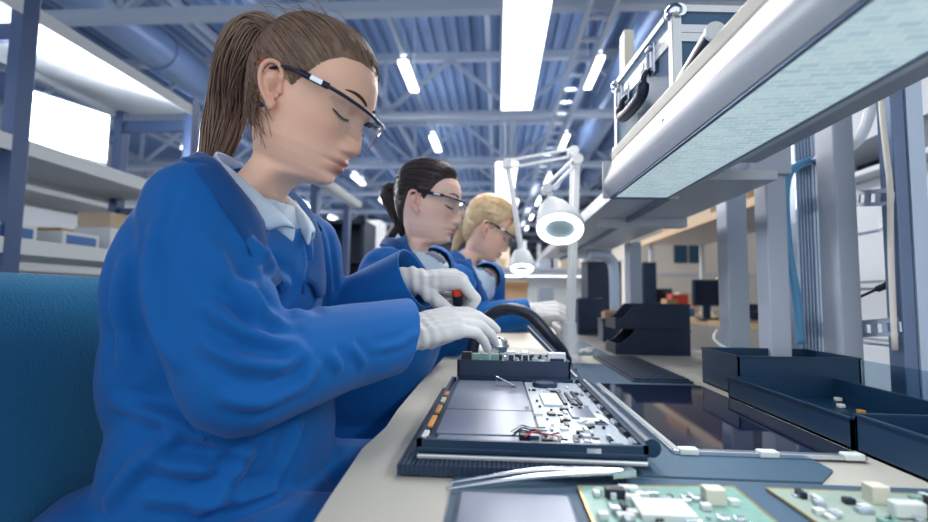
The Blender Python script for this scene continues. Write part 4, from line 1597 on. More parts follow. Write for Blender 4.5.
# stacking bins
def bin_(label, x0, y0, z0, L=.28, W=.17, H=.098):
    th = thing('stacking_bin', label, 'bin', (x0 + L / 2, y0 + W / 2, z0), 0, 'black stacking bins')
    prof = [(0, 0), (L, 0), (L, H), (.075, H), (.030, .048), (0, .040)]
    for y in (y0, y0 + W - .004):
        MB().prism(prof, (1, 0, 0), (0, 0, 1), (0, .004, 0), (x0, y, z0)).build('side_panel', 'bin_black', th)
    MB().b2((x0, y0, z0), (x0 + L, y0 + W, z0 + .004)).build('bottom', 'bin_black', th)
    MB().b2((x0 + L - .004, y0, z0), (x0 + L, y0 + W, z0 + H)).build('back_panel', 'bin_black', th)
    MB().b2((x0 - .003, y0, z0), (x0 + .003, y0 + W, z0 + .042), .001).build('front_lip', 'bin_black', th)
    MB().b2((x0 + .07, y0 - .002, z0 + H - .006), (x0 + L + .003, y0 + .004, z0 + H + .001)).build('rim', 'bin_black', th)


bp_ = PZ(617, 355, TZ)
bin_('black open-front bin, lower of the stacked pair behind the keyboard', bp_.x, bp_.y + .01, TZ)
bin_('black open-front bin, upper of the stacked pair behind the keyboard', bp_.x, bp_.y + .01, TZ + .0995)
p = PZ(603, 342, TZ)
o = thing('box', 'small blue-black box left of the stacked bins', 'box', (p.x + .06, p.y + .06, TZ))
MB().b2((p.x, p.y, TZ), (p.x + .10, p.y + .12, TZ + .115), .002).build('body', 'dark_board', o)
MB().b2((p.x - .002, p.y - .002, TZ + .100), (p.x + .102, p.y + .122, TZ + .116), .002).build('lid', 'bin_black', o)
o = thing('carton', 'small open brown carton resting on the blue-black box', 'carton', (p.x + .05, p.y + .06, TZ + .116))
mb = MB()
mb.b2((p.x + .015, p.y + .02, TZ + .1165), (p.x + .09, p.y + .10, TZ + .15), .001)
mb.build('body', 'cardboard', o)
MB().box((p.x + .05, p.y + .015, TZ + .152), (.075, .03, .002), Matrix.Rotation(.4, 3, 'X')).build('flap', 'cardboard', o)

# arched black hose, tool and a steel stand behind the electronics box
hz = [PZ(470, 369, TZ + .012) for _ in range(1)]
YH = 1.44
h = thing('fume_hose', 'thick black hose arching over the bench beside the gloved hand', 'hose', (.04, YH, TZ))
pth = crom([P(472, 366, YH), P(474, 343, YH), P(482, 325, YH), P(494, 313, YH - .01), P(511, 309, YH - .02), P(528, 314, YH - .03), P(541, 326, YH - .04), P(553, 340, YH - .04), P(563, 352, YH - .02), P(568, 367, YH)], 8)
rr = list(np.interp(np.linspace(0, 1, len(pth)), [0, .15, .5, .8, 1], [.017, .018, .0175, .0155, .014]))
MB().tube(pth, rr, 18).build('tube', 'rubber', h, True)
MB().tube([pth[-6], pth[-4]], [.0165, .0165], 18).build('collar', 'black_plastic', h, True, angle=40)
for p in (pth[0], pth[-1]):
    MB().cyl((p.x, p.y, TZ), (p.x, p.y, TZ + .012), .026, n=24).build('foot', 'black_plastic', h, True, angle=40)
pr = thing('pry_bar', 'flat dark bar leaning against the black hose', 'tool', (P(552, 352, 1.30).x, 1.30, TZ))
pa, pb = P(529, 327, 1.385), P(553, 352, 1.36)
pc = pb + (pb - pa).normalized() * ((pb.z - TZ - .001) / max(.01, (pa - pb).normalized().z))
MB().bar(pa, pc, .020, .005, (0, -1, .3)).build('blade', 'dark_board', pr)
MB().bar(pa + V((-.004, -.006, .004)), pc + V((-.004, -.006, .004)), .003, .003, (0, -1, .3)).build('edge', 'steel', pr)
p = P(498, 348, 1.38)
st = thing('tip_cleaner', 'round steel tip cleaner on a short stand behind the gloved hand', 'stand', (p.x, p.y, TZ))
MB().lathe([(0, 0), (.03, 0), (.03, .006), (.012, .010), (.010, .055), (.024, .062), (.030, .078), (.026, .094), (.014, .102), (0, .104)], (p.x, p.y, TZ), None, 28).build('body', 'chrome', st, True, angle=35)
MB().lathe([(.031, .074), (.033, .078), (.031, .082)], (p.x, p.y, TZ), None, 28).build('rim', 'silver', st, True)

# screwdriver held in the far hand
s0, s1 = P(456.5, 287, .925), P(457, 299, .925)
ax = V((.06, .55, -1)).normalized()
sd = thing('screwdriver', 'orange-red screwdriver held upright in the upper gloved hand', 'screwdriver', s1.to_tuple())
MB().tube([s0, s0 + ax * .002, s0 + ax * .016], [.0085, .0105, .0105], 14).build('handle', 'red_plastic', sd, True, angle=40)
MB().tube([s0 + ax * .016, s0 + ax * .036, s0 + ax * .044], [.0100, .0100, .005], 14).build('grip', 'navy_plastic', sd, True, angle=40)
MB().tube([s0 + ax * .044, s0 + ax * .105], [.0024, .0020], 8).build('shaft', 'steel', sd, True)


# ---- magnifier lamps
def magnifier(label, base, top, elbow, head_c, tilt_n, rad, neck, group, thick=.011, fwd=True):
    th = thing('magnifier_lamp', label, 'lamp', (base.x, base.y, TZ), 0, group)
    MB().lathe([(0, 0), (.034, 0), (.034, .012), (.026, .02), (.026, .075), (.021, .085), (.019, .13), (.0, .13)], (base.x, base.y, TZ), None, 20).build('clamp', 'white_plastic', th, True, angle=40)
    a = V((base.x, base.y, TZ + .04))
    MB().bar(a, top, thick * 1.9, thick * 1.3, (0, 1, 0)).build('lower_arm', 'white_plastic', th)
    for q_ in (a + V((0, -.004, .03)), top):
        MB().cyl(q_ + V((0, -.022, 0)), q_ + V((0, .022, 0)), .019, n=20).build('joint', 'white_plastic', th, True, angle=40)
    for d in (-.012, .016):
        MB().bar(top + V((0, .012, d)), elbow + V((0, .012, d)), .009, .009).build('upper_arm', 'white_plastic', th)
    MB().cyl(elbow + V((0, -.02, 0)), elbow + V((0, .024, 0)), .017, n=16).build('joint', 'white_plastic', th, True, angle=40)
    MB().tube(crom([elbow, neck * .5 + elbow * .5 + V((0, .0, .012)), neck], 5), .010, 10).build('neck', 'white_plastic', th, True)
    n = V(tilt_n).normalized()
    x = n.orthogonal().normalized(); y = n.cross(x)
    R = Matrix((x, y, -n)).transposed()      # local +z points up out of the back of the head
    H_ = (neck - head_c).dot(-n)
    side = (neck - head_c) - (-n) * H_
    # shade: a skewed funnel from the ring up to the neck
    rows = []
    for r, t in ((.60, -.004), (1.0, -.004), (1.04, .004), (1.02, .018), (.90, .034), (.62, .30 * H_ + .034), (.42, .62 * H_ + .015), (.26, H_ - .004), (.0, H_)):
        k = max(0, min(1, (t - .02) / max(.01, H_ - .02)))
        rows.append([head_c + (-n) * t + side * k + (x * math.cos(TAU * j / 32) + y * math.sin(TAU * j / 32)) * rad * r for j in range(32)])
    MB().grid(rows, True).build('shade', 'white_plastic', th, True, angle=50)
    MB().lathe([(.66 * rad, .0), (.66 * rad, -.006), (.97 * rad, -.006), (.97 * rad, .0)], head_c + n * .004, R, 36).build('ring_tube', 'ring_light', th, True, angle=40)
    MB().lathe([(0, -.004), (.40 * rad, -.0025), (.645 * rad, 0), (.645 * rad, .003), (0, .003)], head_c + n * .003, R, 36).build('magnifying_glass', 'glass_blue', th, True, angle=40)
    return th


YM = 1.65
base = PZ(571, 360, TZ)
magnifier('white magnifier lamp with a lit ring over the bench, nearest lamp in focus', V((base.x, base.y, TZ)), P(577, 160, base.y), P(547, 189, YM), P(560, 228, YM), (-.10, -.62, -.95), .080, P(551, 199, YM), None)
b2p = V((P(567, 300, 1.80).x, 1.80, TZ))
magnifier('white magnifier lamp farther back, its long arm above the nearer lamp', b2p, P(573, 152, 1.80), P(507, 164, 1.72), P(522, 267, 1.69), (0, -.35, -1), .041, P(521, 250, 1.69), None, .008)
# ---------------------------------------------------------------- shelf, bench light, case and posts over the bench
O = P(612.5, 198.5, 1.10)
av = ray(470, 308).normalized()
sv = av.cross(V((0, 0, 1))).normalized()
nv = sv.cross(av).normalized()


def S(s, n, a):
    return O + sv * s + nv * n + av * a


def sbox(mb, s0, s1, n0, n1, a0, a1, bev=0.0):
    R = Matrix((sv, nv, av)).transposed()
    return mb.box(S((s0 + s1) / 2, (n0 + n1) / 2, (a0 + a1) / 2), (abs(s1 - s0), abs(n1 - n0), abs(a1 - a0)), R, bev)


bl = thing('bench_light', 'long white overhead bench light with a prismatic lens, upper right', 'bench light', S(.06, .04, -.6))
A0, A1 = -1.30, 0.0
prof = [(-.006, .002), (-.013, .010), (-.0185, .022), (-.020, .034), (-.0185, .044), (-.012, .062), (-.004, .080), (.0, .086), (.150, .086), (.150, .020), (.146, .006), (.1225, .004), (.1225, .012), (.0, .012)]
MB().prism(prof, sv, nv, av * (A1 - A0), S(0, 0, A0)).build('housing', 'white_paint', bl, True, angle=25)
sbox(MB(), .0015, .1185, .001, .0045, A0 + .01, A1 - .012).build('lens', 'lamp_prism', bl)
mb = MB()
sbox(mb, -.0045, .0015, -.001, .006, A0, A1); sbox(mb, .1185, .1225, -.001, .006, A0, A1); sbox(mb, -.0045, .1225, -.001, .006, A1 - .012, A1 + .002)
mb.build('lens_frame', 'steel_dark', bl)
sbox(MB(), -.021, .151, .001, .087, A1, A1 + .006).build('end_cap', 'white_paint', bl)
MB().cyl(S(-.0175, .052, -.33), S(-.0145, .051, -.33), .003).build('screw', 'steel_dark', bl)

sh = thing('overhead_shelf', 'cream shelf board on top of the bench light, carrying the case', 'shelf', S(.2, .1, -.6))
sbox(MB(), .002, .34, .089, .116, -1.3, .012, .004).build('board', 'cream', sh)
sbox(MB(), .010, .33, .0865, .0895, -1.28, .0, .0).build('underside', 'grey_paint', sh)
zs2 = S(.15, .062, .25).z
s2 = thing('overhead_shelf', 'white shelf continuing beyond the far end of the bench light', 'shelf', (.47, 2.2, zs2))
MB().b2((.318, 1.16, zs2), (.66, 3.5, zs2 + .024), .003).build('board', 'white_paint', s2)
MB().b2((.310, 1.16, zs2 - .012), (.318, 3.5, zs2 + .030), .002).build('lip', 'white_paint', s2)
MB().b2((.45, 1.16, zs2 - .017), (.465, 3.5, zs2)).build('cable_rail', 'steel_dark', s2)
MB().b2((.36, 1.70, zs2 - .032), (.66, 1.75, zs2), .003).build('bracket', 'white_paint', s2)
MB().b2((.36, 2.80, zs2 - .032), (.66, 2.85, zs2), .003).build('bracket', 'white_paint', s2)

# aluminium flight case
cf, cn = P(614.5, 84, 1.20), P(672, 3, .875)
ex = (cn - cf); ex.z = 0; LC = ex.length; ex.normalize()        # along the front, towards the camera
ez = V((0, 0, 1)); ey = ez.cross(ex).normalized()                # to the right, away from the front
if ey.x < 0:
    ey = -ey
topz = (cf.z + cn.z) / 2
DC = .24
nb_ = S(.05, .116, -.05).z
HCASE = topz - max(S(.05, .116, 0).z, S(.05, .116, -.3).z) - .001
RC = Matrix((ex, ey, ez)).transposed()
c0 = V((cf.x, cf.y, topz - HCASE))
case = thing('equipment_case', 'dark blue aluminium-edged equipment case on top of the overhead shelf', 'case', c0 + ex * LC / 2 + ey * DC / 2)


def cb(mb, x0, x1, y0, y1, z0, z1, bev=0.0):
    return mb.box(c0 + ex * (x0 + x1) / 2 + ey * (y0 + y1) / 2 + ez * (z0 + z1) / 2, (abs(x1 - x0), abs(y1 - y0), abs(z1 - z0)), RC, bev)


HL = HCASE * .72
cb(MB(), .003, LC - .003, .003, DC - .003, .003, HL, 0).build('body', 'case_panel', case)
cb(MB(), .003, LC - .003, .003, DC - .003, HL + .001, HCASE - .002, 0).build('lid', 'case_panel', case)
mb = MB()
w_ = .016
for (z0, z1) in ((0, w_), (HL - w_, HL), (HL + .001, HL + w_), (HCASE - w_ * .8, HCASE)):
    cb(mb, 0, LC, -.001, .004, z0, z1); cb(mb, 0, LC, DC - .004, DC + .001, z0, z1)
    cb(mb, -.001, .004, 0, DC, z0, z1); cb(mb, LC - .004, LC + .001, 0, DC, z0, z1)
for x in (0, LC):
    for y in (0, DC):
        cb(mb, x - (.0 if x == 0 else w_), x + (w_ if x == 0 else 0), -.0012 if y == 0 else DC - .004, .004 if y == 0 else DC + .0012, 0, HCASE)
        cb(mb, -.0012 if x == 0 else LC - .004, .004 if x == 0 else LC + .0012, y - (0 if y == 0 else w_), y + (w_ if y == 0 else 0), 0, HCASE)
mb.build('edge_profile', 'aluminium', case)
for x in (0, LC):
    for y in (0, DC):
        for z in (.012, HCASE - .012):
            p = c0 + ex * (x + (.006 if x == 0 else -.006)) + ey * (y + (.006 if y == 0 else -.006)) + ez * z
            MB().sph(p, (.0165, .0165, .0165), 16, 10).build('corner_ball', 'chrome', case, True)
            if y == 0:
                q_ = c0 + ex * (x + (.013 if x == 0 else -.013)) - ey * .002 + ez * z
                MB().cyl(q_, q_ - ey * .004, .011, n=18).build('rivet', 'chrome', case, True, angle=40)
            if x > 0:
                q_ = c0 + ex * (x + .001) + ey * (y + (.013 if y == 0 else -.013)) + ez * z
                MB().cyl(q_, q_ + ex * .005, .012, n=18).build('rivet', 'chrome', case, True, angle=40)
for x in (.05, LC * .74):
    l_ = MB()
    cb(l_, x - .014, x + .014, -.007, .0, HL - .040, HL + .022, .002)
    lo_ = l_.build('latch', 'chrome', case)
    l2 = MB(); cb(l2, x - .009, x + .009, -.013, -.006, HL - .030, HL + .006, .003)
    l2.build('lever', 'chrome', lo_)
    MB().cyl(c0 + ex * (x - .012) - ey * .010 + ez * (HL + .014), c0 + ex * (x + .012) - ey * .010 + ez * (HL + .014), .004, n=12).build('pin', 'silver', lo_, True)
hx = LC * .50
hy = HL - .022
pts = crom([c0 + ex * (hx - .066) - ey * .004 + ez * hy, c0 + ex * (hx - .066) - ey * .016 + ez * (hy - .016), c0 + ex * (hx - .060) - ey * .019 + ez * (hy - .052), c0 + ex * hx - ey * .020 + ez * (hy - .060), c0 + ex * (hx + .060) - ey * .019 + ez * (hy - .052), c0 + ex * (hx + .066) - ey * .016 + ez * (hy - .016), c0 + ex * (hx + .066) - ey * .004 + ez * hy], 6)
MB().tube(pts, [.006 if (i < 9 or i > len(pts) - 10) else .0125 for i in range(len(pts))], 12).build('handle', 'black_plastic', case, True)
for d in (-.066, .066):
    m_ = MB(); cb(m_, hx + d - .012, hx + d + .012, -.006, 0, hy - .012, hy + .012, .002); m_.build('handle_mount', 'chrome', case)
for x in (.09, LC * .55):
    m_ = MB(); cb(m_, x - .012, x + .012, -.004, 0, HL - .006, HL + .012, .001); m_.build('clasp', 'silver', case)

# short tube lying on the shelf
tb_ = thing('tube', 'short dark blue tube with a white end, lying on the shelf beside the case', 'tube', S(.03, .117, -.5))
tp0, tp1 = P(713, 8, .66), P(683, 47, .80)
zsh = S(.03, .117, 0)
d_ = (tp1 - tp0)
def shelf_z(p):
    return (O + nv * .116 - (nv * ((p - O).dot(nv)))).z + 0 * p.z


def on_shelf(p, h):          # drop a point on the shelf top, h above it
    return p + nv * (.1165 + h - (p - O).dot(nv))


tp0, tp1 = on_shelf(tp0, .0135), on_shelf(tp1, .0135)
MB().cyl(tp0, tp1, .0130, n=20).build('tube_body', 'navy_plastic', tb_, True, angle=40)
MB().cyl(tp0 - (tp1 - tp0).normalized() * .006, tp0, .0134, n=20).build('end_plug', 'white_plastic', tb_, True, angle=40)
# small upright white box behind the case
p = P(627, 60, 1.42)
bxx = MB().box(p, (.030, .05, .14), None, .002).build('box', 'cream', None, loc=(p.x, p.y, p.z - .07))
tag(bxx, 'narrow cream block standing on the white shelf behind the case', 'box')
bxx.location.z = zs2 + .0245
top_need = P(627, 34, 1.42).z
bxx.scale.z = max(.5, (top_need - bxx.location.z) / .14)


# ---- uprights behind the bench
def upright(name, label, pxl, Y, w, d, top, m_, cat='post', base_z=0.0, floor_=True):
    c = P(pxl, 345, Y)
    c.z = base_z
    th = thing(name, label, cat, c)
    MB().b2((c.x - w / 2, c.y - d / 2, base_z + .004), (c.x + w / 2, c.y + d / 2, top), .004).build('upright', m_, th)
    MB().b2((c.x - w / 2 - .015, c.y - d / 2 - .015, base_z), (c.x + w / 2 + .015, c.y + d / 2 + .015, base_z + .006)).build('foot_plate', m_, th)
    return th, c


pw, pc_ = upright('shelf_post', 'pale grey square post right of the grooved steel post', 843, 1.275, .050, .070, 1.62, 'grey_paint')
p1, c1_ = upright('shelf_post', 'grey post with a bolted bracket holding the shelf arm, left of the blue hose', 775, 1.335, .052, .062, P(772, 140, 1.335).z, 'grey_paint', base_z=TZ)
zt = P(772, 142, 1.335).z
MB().b2((c1_.x - .062, c1_.y - .045, zt - .10), (c1_.x + .034, c1_.y + .045, zt + .03), .003).build('bracket', 'grey_paint', p1)
MB().cyl((c1_.x + .006, c1_.y - .049, zt - .03), (c1_.x + .006, c1_.y - .045, zt - .03), .006).build('bolt', 'steel_dark', p1)
e_ = S(.20, .05, .22)
MB().bar((c1_.x - .03, c1_.y, zt - .055), (e_.x, c1_.y + .02, zt - .055), .04, .04).build('arm', 'grey_paint', p1)
p0_, c0_ = upright('shelf_post', 'pale post standing nearest to the stacked bins', 735, 1.56, .062, .070, S(.3, .06, .45).z + .1, 'grey_paint', base_z=TZ)
pf, cf_ = upright('shelf_post', 'far pale post carrying the white shelf, behind the bins', 634, 2.18, .052, .085, zs2 - .033, 'grey_paint', base_z=TZ)
gs, gc = upright('strut_post', 'shiny grooved steel strut post between the two grey posts', 809, 1.46, .070, .050, 1.85, 'steel')
for k in range(5):
    MB().b2((gc.x - .030 + k * .009, gc.y - .0275, .01), (gc.x - .026 + k * .009, gc.y - .025, 1.85)).build('groove', 'steel_dark', gs)
MB().b2((gc.x + .018, gc.y - .028, .01), (gc.x + .034, gc.y - .025, 1.85)).build('flange', 'steel', gs)
rs, rc = upright('strut_post', 'dark steel strut post at the right picture edge', 903, 1.16, .030, .045, 1.75, 'steel_dark')
MB().b2((rc.x + .015, rc.y - .026, .01), (rc.x + .050, rc.y - .018, 1.75)).build('flange', 'steel', rs)
MB().b2((rc.x + .042, rc.y - .0178, .01), (rc.x + .050, rc.y + .02, 1.75)).build('flange', 'steel', rs)


def slotted(label, pa, pb, h, group=None):
    pa, pb = V(pa), V(pb)
    th = thing('slotted_bracket', label, 'bracket', (pa + pb) / 2)
    L = (pb - pa).length
    t = (pb - pa).normalized()
    mb = MB()
    u_ = V((0, 0, 1))
    mb.bar(pa + u_ * h * .38, pb + u_ * h * .38, .004, h * .24).bar(pa - u_ * h * .38, pb - u_ * h * .38, .004, h * .24)
    n = 7
    for k in range(n + 1):
        c = pa + t * L * k / n
        mb.bar(c - t * L / n * .24, c + t * L / n * .24, .004, h * .56)
    mb.build('plate', 'steel', th)
    MB().bar(pa + u_ * h * .5 + V((.012, 0, 0)), pb + u_ * h * .5 + V((.012, 0, 0)), .03, .003).build('flange', 'steel', th)


for (y_, lb) in ((197, 'upper slotted steel bracket joining the two strut posts'), (327, 'lower slotted steel bracket joining the two strut posts')):
    q0, q1 = P(812, y_ + 4, 1.44), P(903, y_, 1.15)
    q0.x = gc.x + .04; q0.y = gc.y - .02; q1.x = rc.x - .017; q1.y = rc.y - .01
    slotted(lb, q0, q1, .040)

# hoses and cables
tag(MB().tube(crom([P(801, 344, 1.36), P(797, 300, 1.36), P(790, 262, 1.36), P(786, 225, 1.36), P(785, 195, 1.365), P(788, 176, 1.37), P(797, 166, 1.39), P(812, 160, 1.41)], 8), .0115, 12).build('hose', 'blue_hose', None, True, loc=P(801, 344, 1.36)), 'light blue printed hose hanging beside the grooved steel post', 'hose')
tag(MB().tube(crom([P(875, 40, 1.37), P(874, 80, 1.37), P(870, 112, 1.37), P(861, 136, 1.37), P(850, 147, 1.345), P(837, 153, 1.318)], 8), .0135, 12).build('hose', 'clear_hose', None, True, loc=P(850, 147, 1.37)), 'white translucent hose curving down behind the pale post', 'hose')
fit_ = thing('valve', 'small brass hose fitting between the steel post and pale post', 'valve', P(824, 158, 1.38))
MB().cyl(P(815, 161, 1.40), P(838, 153, 1.345), .014, n=16).build('body', 'steel_dark', fit_, True, angle=40)
MB().cyl(P(818, 160, 1.40), P(826, 157, 1.38), .017, n=6).build('nut', 'copper', fit_)
MB().b2(P(826, 165, 1.38) + V((0, -.01, 0)), P(834, 148, 1.38) + V((0, .012, 0)), .003).build('lever', 'black_plastic', fit_)
tag(MB().tube(crom([P(880, 60, 1.14), P(882, 110, 1.14), P(886, 150, 1.14), P(890, 190, 1.14), P(891, 260, 1.145), P(895, 350, 1.15)], 6), .0062, 10).build('cable', 'cream_cable', None, True, loc=P(890, 190, 1.14)), 'cream cable running down along the right steel post', 'cable')
ck = thing('cable', 'black cable with an inline plug between the posts at right', 'cable', P(880, 290, 1.5))
MB().tube(crom([P(850, 302, 1.33), P(862, 296, 1.28), P(880, 288, 1.22), P(898, 281, 1.165)], 6), .0035, 8).build('wire', 'rubber', ck, True)
MB().cyl(P(878, 289, 1.225), P(887, 285, 1.20), .008, n=12).build('plug', 'rubber', ck, True, angle=40)
# clear acrylic strip at the back edge of the table
a0, a1 = PZ(864, 384, TZ), PZ(934, 407, TZ)
a0.x = a1.x = .852
ac = thing('acrylic_strip', 'low clear acrylic screen on the back edge of the bench, right', 'screen', (.852, (a0.y + a1.y) / 2, TZ + .002))
MB().b2((.850, .70, TZ + .003), (.855, 1.20, TZ + .080)).build('sheet', 'acrylic', ac)
MB().b2((.847, .70, TZ + .003), (.858, 1.20, TZ + .009)).build('holder', 'steel', ac)
# thin white cord by the bins
tag(MB().tube(crom([P(717, 330, 1.47), P(714, 338, 1.44), P(722, 346, 1.42), P(736, 351, 1.40), P(748, 352, 1.40)], 6), .004, 8).build('cord', 'white_plastic', None, True, loc=P(722, 346, 1.42)), 'thin white cord looping at the foot of the pale post by the bins', 'cord')
# ---------------------------------------------------------------- the hall
XL, XR, YN, YF, RZ = -13.0, 4.8, -3.0, 40.0, 5.95
struct(MB().b2((XL, YN, -.1), (XR, YF, 0)).build('floor', 'floor_grey'))
mb = MB()
n = 72
rows0, rows1 = [], []
for i in range(n):
    x = XL + (XR - XL) * i / n
    w_ = (XR - XL) / n
    for dx, dz in ((0, 0), (.35, 0), (.5, .11), (.85, .11)):
        rows0.append(V((x + dx * w_, YN, RZ + dz))); rows1.append(V((x + dx * w_, YF, RZ + dz)))
rows0.append(V((XR, YN, RZ))); rows1.append(V((XR, YF, RZ)))
mb.grid([rows0, rows1])
ce = struct(mb.build('ceiling', 'roof_blue'))
md = ce.modifiers.new('thickness', 'SOLIDIFY'); md.thickness = .02; md.offset = -1
struct(MB().b2((XL - .1, YN, 0), (XL, YF, RZ + .2)).build('wall_left', 'wall_white'))
struct(MB().b2((XR, YN, 0), (XR + .1, YF, RZ + .2)).build('wall_right', 'wall_brick'))
struct(MB().b2((XL, YF, 0), (XR, YF + .1, RZ + .2)).build('wall_far', 'wall_white'))

# roof trusses
ZB, ZT = CAMZ + 3.47, CAMZ + 4.63
ORD = ['nearest', 'second', 'third', 'fourth', 'fifth', 'sixth', 'seventh', 'eighth', 'ninth']
for k in range(9):
    Y = 5.5 + 3.45 * k
    th = thing('roof_truss', '%s grey lattice roof truss from the camera, spanning the hall' % ORD[k], 'roof truss', (-4, Y, ZB), 0, 'roof trusses')
    for z, nm in ((ZB, 'bottom_chord'), (ZT, 'top_chord')):
        MB().b2((XL, Y - .07, z - .07), (XR, Y + .07, z + .07)).build(nm, 'truss_grey', th)
    x = XL + .6
    step = 2.55
    i = 0
    while x < XR - .2 and k < 7:
        MB().b2((x - .035, Y - .035, ZB), (x + .035, Y + .035, ZT)).build('upright', 'truss_grey', th)
        if x + step / 2 < XR:
            MB().bar((x, Y, ZB + .05), (x + step / 2, Y, ZT - .05), .07, .07, (0, 1, 0)).build('brace', 'truss_grey', th)
        if x + step < XR:
            MB().bar((x + step, Y, ZB + .05), (x + step / 2, Y, ZT - .05), .07, .07, (0, 1, 0)).build('brace', 'truss_grey', th)
        x += step
        i += 1
# purlins run along the hall
for i, x in enumerate((-10.4, -7.9, -5.3, -2.75, -.2, 2.35)):
    o = MB().b2((x - .05, YN, ZT + .08), (x + .05, YF, ZT + .20)).build('trim_%d' % (i + 1), 'truss_grey')
    struct(o)

# strip lights under the roof
COLN = {-7.6: 'far left row', -4.25: 'left row', -1.44: 'row above the women', 1.48: 'row left of the ducts'}
for x in COLN:
    for k in range(6):
        Y = 6.9 + 3.4 * k + (0 if x > -7 else 4.0)
        Zl = CAMZ + 3.5
        th = thing('ceiling_light', 'small bright strip light, %s from the camera in the %s' % (ORD[k], COLN[x]), 'ceiling light', (x, Y + .5, Zl), 0, 'roof strip lights')
        MB().b2((x - .075, Y, Zl), (x + .075, Y + 1.05, Zl + .05), .015).build('diffuser', 'ceiling_lamp', th)
        MB().b2((x - .085, Y - .02, Zl + .05), (x + .085, Y + 1.07, Zl + .10), .01).build('body', 'white_paint', th)
        for d in (.1, .95):
            MB().bar((x, Y + d, Zl + .1), (x, Y + d, RZ), .012, .012).build('hanger', 'truss_grey', th)
    tr_ = MB().b2((x - .03, 3.0, CAMZ + 3.62), (x + .03, 32, CAMZ + 3.68)).build('light_rail', 'truss_grey', None, loc=(x, 17, CAMZ + 3.65))
    tag(tr_, 'thin metal rail carrying the %s of strip lights' % COLN[x], 'rail')

# big hanging panel lights over the bench row
for i, (x0, x1, y0, y1, dz, lb) in enumerate([(.020, .222, 1.2, 3.1, 1.23, 'big bright hanging panel light at the top centre of the picture'),
                                             (-.02, .19, 4.40, 6.2, 1.23, 'second hanging panel light, just left of the magnifier lamp arm'),
                                             (.08, .33, 7.4, 9.2, 1.50, 'third hanging panel light, partly behind the lamp arm')]):
    z = CAMZ + dz
    th = thing('panel_light', lb, 'hanging light', ((x0 + x1) / 2, (y0 + y1) / 2, z), 0)
    MB().b2((x0, y0, z), (x1, y1, z + .03), .006).build('diffuser', 'panel_lamp', th)
    MB().b2((x0 + .015, y0 - .004, z + .03), (x1 - .015, y1 + .004, z + .075), .006).build('body', 'white_paint', th)
    for yy in (y0 + .2, y1 - .2):
        for xx in (x0 + .05, x1 - .05):
            MB().bar((xx, yy, z + .07), (xx, yy, RZ), .02, .02).build('hanger', 'truss_grey', th)

# cable ladder and ducts
cl = thing('cable_ladder', 'pale cable ladder running along under the roof, left of the ducts', 'cable ladder', (1.26, 15, CAMZ + 3.3))
zc = CAMZ + 3.30
lx0, lx1 = PZ(590, 2, zc).x, PZ(616, 2, zc).x
for x in (lx0, lx1):
    MB().b2((x - .025, 2.5, zc - .05), (x + .025, 34, zc + .05)).build('rail', 'truss_grey', cl)
for k in range(60):
    y = 3.0 + k * .5
    MB().b2((lx0, y - .03, zc - .02), (lx1, y + .03, zc + .02)).build('rung', 'truss_grey', cl)
for i, (x, z, r, lb) in enumerate([(2.25, CAMZ + 3.95, .30, 'round blue-grey air duct nearest to the cable ladder'), (3.05, CAMZ + 4.15, .34, 'wide round air duct right of the first duct'),
                                   (1.72, CAMZ + 4.30, .11, 'slim pipe running between the cable ladder and the ducts'), (-3.3, CAMZ + 4.2, .24, 'round duct under the roof behind the ponytail'), (-5.6, CAMZ + 4.0, .30, 'round duct under the roof above the white rack')]):
    th = thing('air_duct' if r > .2 else 'pipe', lb, 'duct' if r > .2 else 'pipe', (x, 15, z))
    MB().cyl((x, YN + .1, z), (x, YF - .1, z), r, n=24).build('tube', 'duct', th, True, angle=40)
    for k in range(14 if r > .2 else 0):
        y = 2.5 + k * 2.4
        MB().cyl((x, y, z), (x, y + .05, z), r + .025, n=24).build('joint_ring', 'duct', th, True, angle=40)

# ---- office chair of the woman in front
def chair(x, y, rz):
    th = thing('office_chair', 'teal fabric office chair at the left picture edge, behind the woman in front', 'chair', (x, y, 0), rz)
    Wd = world(th)
    def add(mb, nm, m_, sm=False, an=None):
        mb.v = [Wd @ V(p) for p in mb.v]
        return mb.build(nm, m_, th, sm, angle=an)
    rows = []
    for i in range(15):
        t = i / 14
        z = .56 + .43 * t
        row = []
        for j in range(40):
            a = TAU * j / 40
            cxx, cyy = math.cos(a), math.sin(a)
            e = 1 - (abs(2 * t - 1)) ** 8 * .25
            ry = .30 * e
            rx = .045 * (1 - abs(2 * t - 1) ** 10 * .6)
            sx = math.copysign(abs(cxx) ** .6, cxx) * rx
            sy = math.copysign(abs(cyy) ** .35, cyy) * ry
            row.append(V((-.26 + sx + .06 * (sy / .3) ** 2 - .04 * (t - .5), sy, z)))
        rows.append(row)
    mb = MB().grid(rows, True)
    mb.f.append(tuple(range(40))); mb.m.append(0)
    mb.f.append(tuple(range(14 * 40, 15 * 40))); mb.m.append(0)
    add(mb, 'backrest', 'seat_fabric', True, 60)
    add(MB().box((.02, 0, .455), (.50, .48, .09), None, .03), 'seat', 'seat_fabric', True, 60)
    add(MB().b2((-.315, -.05, .40), (-.295, .05, .80), .008).b2((-.315, -.05, .39), (-.1, .05, .41), .008), 'back_bracket', 'black_plastic')
    add(MB().cyl((0, 0, .12), (0, 0, .41), .03, n=18), 'gas_column', 'steel_dark', True, 40)
    for k in range(5):
        a = TAU * k / 5 + .3
        p = V((math.cos(a) * .29, math.sin(a) * .29, .085))
        add(MB().bar((0, 0, .13), p, .045, .03), 'base_arm', 'black_plastic')
        q_ = V((-math.sin(a), math.cos(a), 0)) * .018
        add(MB().cyl(p - q_ + V((0, 0, -.055)), p + q_ + V((0, 0, -.055)), .029, n=16), 'castor', 'black_plastic', True, 40)
    return th


